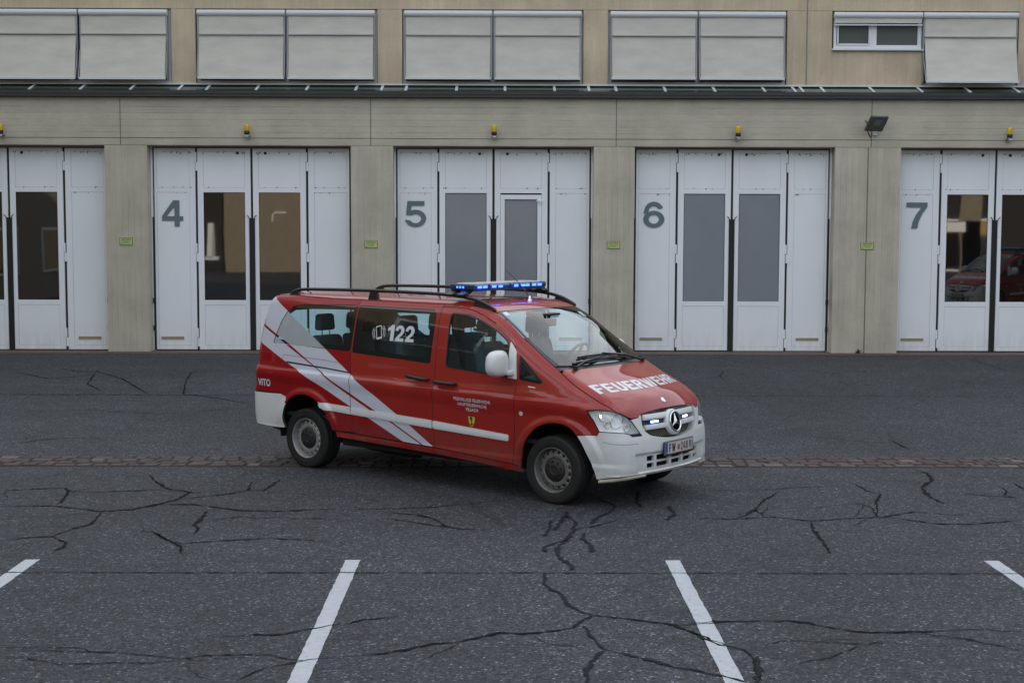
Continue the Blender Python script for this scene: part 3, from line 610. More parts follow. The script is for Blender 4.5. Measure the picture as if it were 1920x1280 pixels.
M['dirt'] = mat('rust_streak', (.20, .15, .11), .8)
for gt_ in GATES: gate(*gt_)
# things fixed to the building
M['sign'] = mat('sign_green_yellow', (.46, .55, .20), .5, var=.06, vscale=9); M['ink'] = mat('sign_ink', (.03, .045, .015), .6); M['edge'] = mat('sign_edge', (.12, .16, .06), .6)
for x, z, lab in ((-8.12, 2.39, 'yellow green caution sign on the darkest, leftmost pillar in view'), (-2.845, 2.345, 'yellow green caution sign on the pillar behind the roof of the van'), (2.39, 2.34, 'yellow green caution sign on the pillar right behind the windscreen of the van'), (7.88, 2.335, 'yellow green caution sign below the floodlight, across the joint of the broad pillar')):
    o_ = (x, P-.002, z-.08); b = B(); b.box(x-.142, x+.142, P-.010, P-.002, z-.082, z+.082, 1); b.box(x-.132, x+.132, P-.013, P-.009, z-.072, z+.072, 0)
    sg = b.build('warning_sign', [M['sign'], M['edge']], None, o_, label=lab, cat='sign', group='caution signs on the gate pillars')
    for s_, w_, h_, zz, bo in (('ACHTUNG', .20, .030, .026, .02), ('Automatische', .17, .022, -.010, 0), ('Toranlage', .12, .022, -.042, 0)):
        a, fs = fit_text(s_, w_, h_, bo); t = B(); t.add([(x-w_/2+p[0], P-.0145, z+zz+p[1]) for p in a], fs); q = t.build('lettering', M['ink'], sg, o_); 
    t = B(); t.add([(x-.112, P-.0145, z-.060), (x-.088, P-.0145, z-.060), (x-.10, P-.0145, z-.036)], [(0,1,2)]); t.build('warning_triangle', M['ink'], sg, o_)
M['amber'] = mat('beacon_amber', (.62, .40, .015), .25, spec=.6); M['blackpl'] = mat('black_plastic', (.013, .013, .014), .5); M['galv'] = mat('galvanised', (.45, .45, .43), .45, metal=.5, var=.2, vscale=20)
for x, z, lab in ((-10.72, 4.60, 'amber beacon cut by the left edge of the picture'), (-5.47, 4.60, 'amber beacon over the gate left of the van, marked four'), (-.19, 4.60, 'amber beacon straight above the van, over the gate with the wicket door'), (5.03, 4.59, 'amber beacon over the two grey panes right of the van, left of the floodlight'), (10.86, 4.58, 'amber beacon at the right edge, right of the floodlight')):
    t = thing('warning_beacon', (x, P-.01, z), label=lab, cat='beacon', group='amber beacons over the gates'); y = P-.13
    q = B(); q.lathe([(.054, 0), (.056, .02), (.056, .11), (.050, .138), (.03, .148), (.001, .15)], (x, y, z+.15), (0,0,1), 20); q.build('beacon_lens', M['amber'], t, (x, P-.01, z))
    q = B(); q.lathe([(.05, 0), (.058, .01), (.058, .075), (.052, .08)], (x, y, z+.07), (0,0,1), 20); q.build('beacon_base', M['blackpl'], t, (x, P-.01, z))
    q = B(); q.box(x-.05, x+.06, y-.04, P-.007, z+.05, z+.068); q.box(x-.05, x+.06, P-.02, P-.006, z-.01, z+.068); q.tube([(x-.03, y-.02, z+.03), (x+.04, y-.02, z+.03)], .025, 8); q.build('beacon_bracket', M['galv'], t, (x, P-.01, z))
o_ = (7.93, P-.006, 4.86); t = thing('floodlight', o_, label='grey tilted floodlight above the broad pillar between gates 6 and 7', cat='floodlight')
M['lampgrey'] = mat('lamp_grey', (.10, .105, .10), .45); M['lampglass'] = mat('lamp_glass', (.20, .22, .21), .12, spec=.8)
def PL(u, v, w_=0):   # the lamp head: u across, v up its face, w_ out of it; it is tipped forward and turned
    return Vector((7.95, P-.30, 4.93)) + Vector((.955, .295, 0))*u + Vector((.20, -.64, .74))*v + Vector((.218, -.707, -.67))*w_
def lampbox(b, u0, u1, v0, v1, w0, w1, mi=0): b.hexa([PL(u0,v0,w0), PL(u1,v0,w0), PL(u1,v0,w1), PL(u0,v0,w1), PL(u0,v1,w0), PL(u1,v1,w0), PL(u1,v1,w1), PL(u0,v1,w1)], mi)
b = B(); lampbox(b, -.21, .21, -.19, .19, -.03, .015)
for i in range(9): lampbox(b, -.19+i*.045, -.175+i*.045, -.15, .15, -.06, -.031)
b.build('lamp_housing', M['lampgrey'], t, o_)
b = B(); lampbox(b, -.185, .185, -.165, .165, .0155, .019); b.build('lamp_glass', M['lampgrey'], t, o_)
b = B(); lampbox(b, -.08, .08, -.03, .12, .0195, .022); b.build('led_field', M['lampglass'], t, o_)
b = B(); b.tube([PL(-.23, 0, -.01), PL(-.23, .0, -.10), Vector((7.88, P-.01, 4.93))], .014, 8); b.tube([PL(.23, 0, -.01), PL(.23, .0, -.10), Vector((7.98, P-.01, 4.93))], .014, 8); b.box(7.84, 8.02, P-.025, P-.006, 4.86, 5.0); b.build('lamp_bracket', M['lampgrey'], t, o_)
b = B(); b.tube([PL(-.10, -.14, -.04), (7.80, P-.10, 4.80), (7.86, P-.03, 4.72), (7.91, P-.012, 4.66)], .010, 8); b.build('lamp_cable', M['blackpl'], t, o_)
o_ = (7.99, P-.006, 4.76); b = B(); b.box(7.945, 8.035, P-.06, P-.0065, 4.70, 4.79, 0, .008); b.build('junction_box', M['alu'], None, o_, label='little white junction box just below the floodlight', cat='junction box')
# a weed at the foot of the pillar
o_ = (7.72, P-.03, 0); t = thing('weed', o_, label='small green weed growing at the foot of the broad pillar', cat='weed'); rw = random.Random(4); b = B()
for i in range(34):
    az = rw.uniform(0, 6.28); ln_ = rw.uniform(.05, .15); el = rw.uniform(.3, 1.3); base = Vector((7.72+rw.uniform(-.03, .03), P-.04+rw.uniform(-.02, .01), .0)); d = Vector((math.cos(az)*math.cos(el), -abs(math.sin(az))*math.cos(el), math.sin(el))); sd_ = d.cross(Vector((0,0,1))).normalized()*.014
    b.add([base, base+d*ln_*.6+sd_, base+d*ln_+Vector((0,0,-.01)), base+d*ln_*.6-sd_], [(0,1,2,3)])
b.build('leaves', mat('weed_green', (.05, .09, .03), .7, var=.3, vscale=30), t, o_)
# ------------------------------------------------------------ the far side of the yard: seen only as reflections in glass and paint; then the added shading blocks
ob_ = thing('opposite_building', (0, -26, 0), label='tan building across the yard, visible only as reflections in the gate windows', cat='building')
o_ = (0, -26, 0)
b = B(); b.box(-17.2, -9.6, -34, -26, 0, 7.5); b.box(-28.1, -25.4, -34, -26, 0, 7.5); b.box(-40, -36, -34, -26, 0, 7.5); b.box(-6.9, 9.4, -38, -30, 0, 7.0); b.box(28.9, 30.2, -34, -27.9, 0, 5.2)
b.build('wall', M['tan'], ob_, o_)
b = B(); b.box(-36, -28.1, -34, -26.4, 0, 7.5); b.box(-25.4, -17.2, -34, -26.4, 0, 7.5); b.box(15, 46, -40, -28, 0, 5.2); b.build('open_bay', mat('shaded_bay', (.022, .020, .018), .9), ob_, o_)
b = B()
for x0, x1, z0, z1 in ((-18.2, -17.9, .9, 3.0), (-19.6, -19.4, .9, 3.0), (-21.5, -17.6, .75, .95), (-14.2, -13.4, 3.6, 3.7), (-14.2, -14.1, 3.1, 3.7), (26, 28.6, 2.6, 3.2)): b.box(x0, x1, -26.39, -25.9, z0, z1)
b.build('bay_frame', M['winf'], ob_, o_)
b = B(); b.box(-34.3, -9.3, -34.3, -25.7, 7.5, 7.9); b.box(-7.2, 9.7, -38.3, -29.7, 7.0, 7.4); b.box(14.7, 46.3, -40.3, -27.7, 5.2, 5.6); b.build('roof', M['fascia'], ob_, o_)
for x0, x1, z0, z1, y in ((-5.4, -3.6, 3.6, 5.0, -30), (1, 3.5, .0, 3.2, -30), (5.5, 8, 1.0, 3.2, -30), (20, 24, .1, 3.4, -28), (27, 31, .1, 3.4, -28), (34, 38, .1, 3.4, -28)):
    f = B(); f.box(x0, x1, y+.0, y+.08, z0, z1); w_ = f.build('window', M['winf'], ob_, o_)
    q = B(); q.box(x0+.12, (x0+x1)/2-.05, y+.08, y+.10, z0+.12, z1-.12); q.box((x0+x1)/2+.05, x1-.12, y+.08, y+.10, z0+.12, z1-.12); q.build('pane', M['glassdark'], w_, o_)
for nm, x0, x1, y0, y1, hh, lab in (('west_shade_block', -31, -17.5, -6, 30, 11.5, 'plain unseen block beyond the left edge, added to shade that side of the yard'), ('east_shade_block', 25, 38, -4, 30, 9.5, 'plain unseen block beyond the right edge, added to shade that side of the yard')):  # out-of-view blocks added to darken both sides of the yard
    t = thing('shade_block', (x0, y0, 0), label=lab, cat='building'); oo = (x0, y0, 0)
    b = B(); b.box(x0, x1, y0, y1, 0, hh); b.build('wall', M['tan'], t, oo); b = B(); b.box(x0-.2, x1+.2, y0-.2, y1+.2, hh, hh+.3); b.build('roof', M['fascia'], t, oo)
    xf = x1 if x1 < 0 else x0; sg = 1 if x1 < 0 else -1
    for k in range(7):
        for z0 in (1.0, 4.4):
            b = B(); ya = y0+2+k*4.9; xa, xb = sorted((xf+sg*.002, xf+sg*.05)); b.box(xa, xb, ya, ya+2.2, z0, z0+1.7); w_ = b.build('window', M['winf'], t, oo)
            xa, xb = sorted((xf+sg*.05, xf+sg*.06)); b = B(); b.box(xa, xb, ya+.1, ya+2.1, z0+.1, z0+1.6); b.build('pane', M['glassdark'], w_, oo)
hl = B(); hr = random.Random(9); vs = []; nx = 60
for i in range(nx+1):
    x = -700+1400*i/nx; h = 92+26*math.sin(i*.31)+14*math.sin(i*.83+1)+hr.uniform(-3, 3); vs += [(x, -330, -1), (x, -420, h), (x, -620, h*1.5+10)]
hl.add(vs, [(3*i+k, 3*i+3+k, 3*i+4+k, 3*i+1+k) for i in range(nx) for k in (0, 1)], 0, True)
hl.build('hills', mat('wooded_hill', (.035, .05, .035), .9, var=.35, vscale=.03), kind='structure')

# ------------------------------------------------------------ the van: body surface
def smin(a,b,k):
    h=np.clip(.5+.5*(b-a)/k,0,1); return b*(1-h)+a*h-k*h*(1-h)
def sst(x,a,b):
    t=np.clip((x-a)/(b-a),0,1); return t*t*(3-2*t)
def spl(x,xs,ys):
    # monotone cubic (Fritsch-Carlson) interpolation: smooth profile curves
    xs=np.asarray(xs,float); ys=np.asarray(ys,float)
    h=np.diff(xs); d=np.diff(ys)/h
    m=np.zeros(len(xs)); m[1:-1]=np.where(d[:-1]*d[1:]>0,2*d[:-1]*d[1:]/(d[:-1]+d[1:]+1e-12),0); m[0]=d[0]; m[-1]=d[-1]
    x=np.asarray(x,float); i=np.clip(np.searchsorted(xs,x)-1,0,len(xs)-2)
    t=(x-xs[i])/h[i]
    r=(2*t**3-3*t**2+1)*ys[i]+(t**3-2*t**2+t)*h[i]*m[i]+(-2*t**3+3*t**2)*ys[i+1]+(t**3-t**2)*h[i]*m[i+1]
    r=np.where(t<0,ys[0]+m[0]*(x-xs[0]),r); return np.where(t>1,ys[-1]+m[-1]*(x-xs[-1]),r)
WX=.055; WR=-3.375   # wheel arch centres
def sidew(X,z):
    w=spl(z,[.2,.33,.5,.7,.85,1.0,1.06,1.12,1.3,1.55,1.8,1.95],[.905,.925,.942,.95,.952,.948,.940,.925,.900,.858,.805,.77])
    # step crease falling to the front
    zc=1.03-.022*(X+1.5)
    w=w+.019*sst(z,zc+.03,zc-.0)*sst(z,zc-.17,zc-.03)
    z2=1.075-.17*(X+.3)
    w=w+.012*sst(z,z2+.05,z2)*sst(X,-.45,-.1)*sst(X,.6,.3)*sst(z,z2-.25,z2-.04)
    # sill ledge
    w=w+.012*sst(z,.45,.40)
    for cx,cz,R in ((WX,.36,.43),(WR,.40,.42)):
        r=np.sqrt((X-cx)**2+(z-cz)**2)
        w=w+.026*sst(r,R+.10,R+.035)*sst(z,.35,.6)
    w=w-.13*sst(X,-.5,1.1)-.012*sst(X,-3.6,-4.4)
    return w
def topc(X):
    return spl(X,[-4.35,-4.1,-3.6,-2.5,-1.5,-1.15,-.97,-.8,-.4,.02,.14,.35,.55,.69,.78,.86],
                 [1.87,1.935,1.95,1.95,1.945,1.93,1.905,1.845,1.585,1.335,1.275,1.19,1.095,1.01,.91,.80])
def crown(X):
    return .03+.045*sst(X,-1.3,-.7)+.03*sst(X,0,.5)
def frontx(z):
    return spl(z,[.2,.27,.33,.40,.55,.66,.70,.80,.90,1.0],[.74,.80,.85,.862,.858,.846,.835,.81,.78,.70])
def rearx(z):
    return spl(z,[.35,.45,.6,.82,.9,1.3,1.7,1.95],[-4.26,-4.31,-4.325,-4.325,-4.30,-4.28,-4.23,-4.15])
def F(P):
    X,y,z=P[:,0],P[:,1],P[:,2]
    a=sidew(X,z)-np.abs(y)
    b=(topc(X)-crown(X)*y*y-z)*.85
    c=frontx(z)-.20*y*y-X-.020*sst(np.abs(y),.645-.25*(.52-z),.615-.25*(.52-z))*sst(z,.335,.355)*sst(z,.535,.515)+.014*sst(z,.345,.322)
    d=X-rearx(z)-.05*y*y
    e=smin(b,c,.06)
    g=smin(a,d,.12)
    kk=.16-.07*sst(X,-3.2,-4.0)
    return smin(g,e,kk)

VAN = thing('emergency_van', (1.0533, 14.46, 0), -.6658, label='red and white fire brigade van with a blue light bar on its roof', cat='van')
X1 = np.array([1., 0, 0])
def grad(Pn, e=.003):
    g = np.stack([F(Pn+e*a)-F(Pn-e*a) for a in np.eye(3)], 1); g = -g/np.maximum(np.linalg.norm(g, axis=1, keepdims=True), 1e-9); return g
def lift(ch, uv):
    uv = np.asarray(uv, float).reshape(-1, 2); n = len(uv); u, v = uv[:, 0], uv[:, 1]; z = np.zeros(n)
    if ch == 'R': o, d, T = np.stack([u, z-1.15, v], 1), np.array([0, 1., 0])[None].repeat(n, 0), 1.1
    elif ch == 'T': o, d, T = np.stack([u, v, z+2.2], 1), np.array([0, 0, -1.])[None].repeat(n, 0), 1.6
    elif ch == 'K': o, d, T = np.stack([z-4.7, u, v], 1), np.array([1., 0, 0])[None].repeat(n, 0), 1.2
    elif ch == 'N':
        a = u/.85; r = np.stack([np.cos(a), np.sin(a), z], 1); o = np.stack([z+.1, z, v], 1)+r*1.6; d, T = -r, 1.55
    ts = np.linspace(0, T, 72); lo = np.zeros(n); hi = np.full(n, T); done = np.zeros(n, bool)
    for t0, t1 in zip(ts[:-1], ts[1:]):
        f = F(o+t1*d) > 0; new = f & ~done; lo[new] = t0; hi[new] = t1; done |= f
    for _ in range(22):
        m = (lo+hi)/2; f = F(o+m[:, None]*d) > 0; hi = np.where(f, m, hi); lo = np.where(f, lo, m)
    return o+hi[:, None]*d
def conv(ch, p):
    p = np.asarray(p, float).reshape(-1, 3)
    if ch == 'R': return p[:, [0, 2]]
    if ch == 'T': return p[:, [0, 1]]
    if ch == 'K': return p[:, [1, 2]]
    return np.stack([np.arctan2(p[:, 1], p[:, 0]-.1)*.85, p[:, 2]], 1)
def crv(src, dst, uv): return [tuple(q) for q in conv(dst, lift(src, uv))]
def rnd(poly, r=.03, k=5):
    """round the corners of a polygon"""
    out = []; n = len(poly)
    for i in range(n):
        a, b, c = [np.array(poly[j % n], float) for j in (i-1, i, i+1)]; d1, d2 = a-b, c-b; l1, l2 = np.linalg.norm(d1), np.linalg.norm(d2)
        if l1 < 1e-6 or l2 < 1e-6: continue
        cs = np.dot(d1, d2)/(l1*l2)
        if cs < -.93: out.append(tuple(b)); continue
        q = min(r, l1*.45, l2*.45); p0, p1 = b+d1/l1*q, b+d2/l2*q
        for t in np.linspace(0, 1, k): out.append(tuple((1-t)**2*p0+2*t*(1-t)*b+t*t*p1))
    return out
def inset(poly, d):
    """move every edge of a simple polygon inwards by d"""
    p = [np.array(q, float) for q in poly]; n = len(p); A = sum(p[i][0]*p[(i+1) % n][1]-p[(i+1) % n][0]*p[i][1] for i in range(n)); s = 1 if A > 0 else -1
    out = []
    for i in range(n):
        a, b, c = p[i-1], p[i], p[(i+1) % n]; e1, e2 = b-a, c-b; l1, l2 = np.linalg.norm(e1), np.linalg.norm(e2)
        if l1 < 1e-7 or l2 < 1e-7: continue
        n1, n2 = s*np.array([-e1[1], e1[0]])/l1, s*np.array([-e2[1], e2[0]])/l2; m = n1+n2; q = np.dot(m, m)
        out.append(tuple(b+m*(2*d/max(q, .6))))
    return out
PX = 0
def surf(name, ch, loops, mats, parent=VAN, h=.03, off=0., thick=.0, holes=(), clips=(), mirror=False, bowl=False, uvfn=None, label=None):
    """a panel: a region of the body surface, offset along the normal, with its own thickness"""
    uv, fs = region(loops, h, holes, clips)
    if len(fs) == 0: return None
    Q = lift(ch, uv if uvfn is None else uvfn(uv)); nn = grad(Q); Q = Q+nn*off
    if mirror: Q = Q*[1, -1, 1]; nn = nn*[1, -1, 1]
    a, b, c = Q[fs[:, 0]], Q[fs[:, 1]], Q[fs[:, 2]]; fn = np.cross(b-a, c-a); fl = (fn*nn[fs].mean(1)).sum(1) < 0; fs = fs.copy(); fs[fl] = fs[fl][:, ::-1]
    V = []; FA = []; NO = []; MI = []
    if not bowl: V += list(Q); NO += list(nn); FA += [list(f) for f in fs]; MI += [0]*len(fs)
    if thick:
        o = len(V); I = Q-nn*thick; V += list(I); NO += list(nn if bowl else -nn); FA += [[q+o for q in (f if bowl else f[::-1])] for f in fs]; MI += [1]*len(fs)
        cnt = {}
        for f in fs:
            for i in range(3):
                e = (f[i], f[(i+1) % 3]); 
                if (e[1], e[0]) in cnt: del cnt[(e[1], e[0])]
                else: cnt[e] = 1
        for (p, q) in cnt:
            o = len(V); V += [Q[p], Q[q], I[q], I[p]]; t = Q[q]-Q[p]; r = np.cross(t, nn[p]); r /= max(np.linalg.norm(r), 1e-9)
            r = -r if bowl else r; NO += [r]*4; FA.append([o+1, o, o+3, o+2] if not bowl else [o, o+1, o+2, o+3]); MI.append(2 if bowl or len(mats if isinstance(mats, (list, tuple)) else [0]) > 2 else 1)
    me = bpy.data.meshes.new(name); me.from_pydata([tuple(map(float, q)) for q in V], [], [[int(i) for i in f] for f in FA])
    ml = list(mats) if isinstance(mats, (list, tuple)) else [mats]
    while len(ml) < 3: ml.append(ml[-1] if bowl or len(ml) > 1 or not thick else ml[0])
    for m_ in ml: me.materials.append(m_)
    me.polygons.foreach_set('material_index', MI); me.polygons.foreach_set('use_smooth', [True]*len(FA))
    me.normals_split_custom_set_from_vertices([tuple(map(float, q)) for q in NO])
    ob = bpy.data.objects.new(name, me); C.objects.link(ob); ob.parent = parent
    if label: ob['label'] = label
    return ob
# ---- materials
def paint(name, col, rough=.35, coat=1., var=.05):
    m = dirt(mat(name, col, rough, var=var, vscale=2.2, coat=coat), (.10, .075, .06), .30, .80, .65 if 'red' in name else .22); b = m.node_tree.nodes['Principled BSDF']; b.inputs['Coat Roughness'].default_value = .015; b.inputs['Specular IOR Level'].default_value = .22; return m
M['red'] = paint('faded_red_paint', (.285, .0135, .0075), .45, .75)
M['red2'] = paint('deep_red_film', (.26, .002, .0035), .40, .45)
M['white'] = paint('white_plastic_paint', (.66, .68, .675), .38, .5, .03)
M['film'] = paint('white_reflective_film', (.54, .56, .64), .35, .7, .03)
M['film2'] = mat('white_window_film', (.36, .38, .41), .30, coat=.8, var=.05)
M['inner'] = mat('panel_inside_grey', (.035, .037, .04), .8); M['liner'] = mat('headliner_grey', (.16, .165, .16), .9)
M['blk'] = mat('black_trim', (.012, .012, .013), .38); M['frit'] = mat('black_glass_border', (.006, .007, .008), .03, spec=.6)
M['glass'] = glass_mat('tinted_side_glass', (.76, .96, .98), 1.45); M['wglass'] = glass_mat('windscreen_glass', (.80, .90, .90), 1.35); M['lens'] = glass_mat('clear_lamp_lens', (.97, .98, .99), 1.0)
M['chrome'] = mat('chrome', (.72, .73, .74), .10, 1.0); M['silver'] = mat('lamp_reflector', (.92, .93, .95), .30, .15); M['steel'] = mat('wheel_steel', (.31, .31, .305), .42, .4, var=.18, vscale=14)
M['steelf'] = mat('dusty_wheel_steel', (.17, .165, .158), .5, .4, var=.25, vscale=14)
M['tyre'] = mat('tyre_rubber', (.009, .0088, .0085), .78, var=.25, vscale=7, bump=.15, bscale=120); M['seat'] = mat('seat_fabric', (.05, .062, .07), .9, var=.15, vscale=20)
M['wletter'] = mat('white_lettering', (.60, .62, .66), .4, coat=.5); M['blue'] = mat('blue_lens', (.008, .06, .36), .10, spec=.7, coat=.5); M['led'] = mat('blue_led', (.02, .05, .8), .3, emis=(.03, .09, 1.0), estr=2.6)
M['ledw'] = mat('white_blue_led', (.3, .4, 1), .3, emis=(.45, .58, 1.0), estr=2.8); M['bulb'] = mat('lit_bulb', (1, .85, .6), .3, emis=(1., .78, .48), estr=1.5)
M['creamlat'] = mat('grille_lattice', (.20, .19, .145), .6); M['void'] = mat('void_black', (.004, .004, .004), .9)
# ---- outlines on the body, measured as (X, z) seen from the side
ARC_R = [(-2.955, .47), (-3.02, .62), (-3.12, .73), (-3.24, .805), (-3.38, .835), (-3.51, .82), (-3.62, .765), (-3.69, .69), (-3.735, .58), (-3.74, .50), (-3.72, .44)]
ARC_F = [(-.375, .33), (-.355, .45), (-.32, .56), (-.255, .66), (-.165, .745), (-.05, .795), (.06, .808), (.17, .79), (.245, .745), (.285, .70)]
ARC_B = [(.285, .70), (.335, .63), (.38, .54), (.42, .45), (.455, .36), (.475, .285)]
def smooth(pl, k=4):   # Catmull-Rom through the points, open
    p = [np.array(q, float) for q in pl]; p = [2*p[0]-p[1]]+p+[2*p[-1]-p[-2]]; out = []
    for i in range(1, len(p)-2):
        for t in np.linspace(0, 1, k, endpoint=False): out.append(tuple(.5*((2*p[i])+(-p[i-1]+p[i+1])*t+(2*p[i-1]-5*p[i]+4*p[i+1]-p[i+2])*t*t+(-p[i-1]+3*p[i]-3*p[i+1]+p[i+2])*t**3)))
    return out+[tuple(p[-2])]
ARC_R, ARC_F, ARC_B = smooth(ARC_R), smooth(ARC_F), smooth(ARC_B)
SL = smooth([(-2.712, 1.95), (-2.73, 1.60), (-2.735, 1.32), (-2.70, 1.05), (-2.688, .80), (-2.675, .62), (-2.63, .456)])      # sliding-door rear gap
DG = smooth([(-1.53, 1.95), (-1.525, 1.70), (-1.512, 1.27), (-1.51, 1.0), (-1.515, .73), (-1.50, .53), (-1.485, .42)])         # gap between the doors
DF = smooth([(-.47, .352), (-.447, .60), (-.442, .90), (-.45, 1.2), (-.475, 1.43), (-.545, 1.56), (-.68, 1.66), (-.88, 1.765), (-1.13, 1.848), (-1.34, 1.868), (-1.53, 1.872)])
GUT_XY = smooth([(-.86, -.70), (-1.2, -.722), (-1.6, -.735), (-2.7, -.735), (-3.6, -.733), (-3.95, -.725), (-4.12, -.70)])
BK = smooth([(-.70, 1.86), (-.775, 1.74), (-.82, 1.5), (-.845, 1.2), (-.855, .95), (-.86, .815)])                                  # rear corner seam in (y, z)
WE_XY = smooth([(-.86, -.70), (-.70, -.717), (-.5, -.737), (-.3, -.757), (-.1, -.777), (-.02, -.785)])
HS_XY = smooth([(-.02, -.785), (.14, -.805), (.30, -.812), (.46, -.81), (.58, -.78), (.645, -.745)])
gut = crv('T', 'R', GUT_XY); we = crv('T', 'R', WE_XY); hs = crv('T', 'R', HS_XY); bk = crv('K', 'R', BK)
def topz(x): return float(np.interp(-x, [-q[0] for q in gut], [q[1] for q in gut]))
def gseg(xa, xb):    # gutter between two X, going rearwards
    return [(xa, topz(xa))]+[q for q in gut if xb+.01 < q[0] < xa-.01]+[(xb, topz(xb))]
SLc = [(x, min(z, topz(x))) for x, z in SL]; DGc = [(x, min(z, topz(x))) for x, z in DG]
q3r = gseg(-2.712, gut[-1][0])+bk[1:]+[(-3.92, .815), (-3.79, .82), (-3.668, .735)]
arc_up = [q for q in ARC_R if q[0] > -3.668 and True]
REAR = q3r[:-1]+[(-3.70, .795)]+[q for q in ARC_R[::-1] if q[0] > -3.66 and q[1] > .40]+[(-2.90, .468)]+[(SL[-1][0], SL[-1][1]+.012)]+SLc[::-1][1:-1]
SLIDE = gseg(-1.53, -2.712)+SLc[1:]+DGc[::-1][:-1]
FRONT = [(-1.53, 1.872)]+DGc[1:][:]+[(-.47, .352)]+DF[1:-1]
FRONT = [(-1.53, 1.868)]+[q for q in DGc if q[1] < 1.86]+DF[:-1]
FEND = [q for q in DF]+gseg(-1.53, -1.60)[:1]+[q for q in gut[::-1] if q[0] > -1.52]+we[1:]+hs[1:]+[(.59, .953), (.49, .962), (.39, .95), (.415, .90), (.45, .85), (.478, .80), (.507, .75), (.49, .712), (.39, .712), (.285, .70)]+ARC_F[::-1][1:]
RWIN = rnd([(-3.975, 1.375), (-3.94, 1.47), (-3.87, 1.64), (-3.79, 1.75), (-3.68, 1.81), (-3.54, 1.826), (-2.722, 1.845), (-2.745, 1.342), (-3.12, 1.352)], .035)
SWIN = rnd([(-2.70, 1.843), (-1.61, 1.838), (-1.575, 1.78), (-1.585, 1.28), (-2.72, 1.333)], .03)
FWIN = rnd([(-1.385, 1.815), (-1.13, 1.80), (-.94, 1.742), (-.75, 1.66), (-.585, 1.555), (-.56, 1.40), (-.555, 1.205), (-.91, 1.228), (-1.375, 1.262)], .05)
QWIN = rnd([(-.435, 1.44), (-.135, 1.19), (-.16, 1.165), (-.415, 1.19)], .02)
SHEET = .022
BANDA = [(-4.6, 2.3), (-4.18, 2.0), (-4.02, 1.87), (-3.12, 1.348), (-2.75, 1.125), (-2.01, .72), (-1.85, .63), (-1.515, .425), (-1.64, .425), (-2.09, .64), (-2.31, .73), (-2.76, .925), (-3.25, 1.145), (-3.66, 1.355), (-3.96, 1.49), (-4.6, 1.80)]
BANDB = [(-4.6, 1.76), (-3.98, 1.472), (-3.21, 1.115), (-2.76, .893), (-2.39, .73), (-2.12, .635), (-1.675, .425), (-1.90, .425), (-2.45, .66), (-2.72, .765), (-3.18, .96), (-3.73, 1.175), (-4.6, 1.56)]
REDZ = [(-2.8, .77), (-2.72, .765), (-2.45, .66), (-1.90, .425), (-1.90, .3), (-2.8, .3)]
def cutloop(l): return [l]
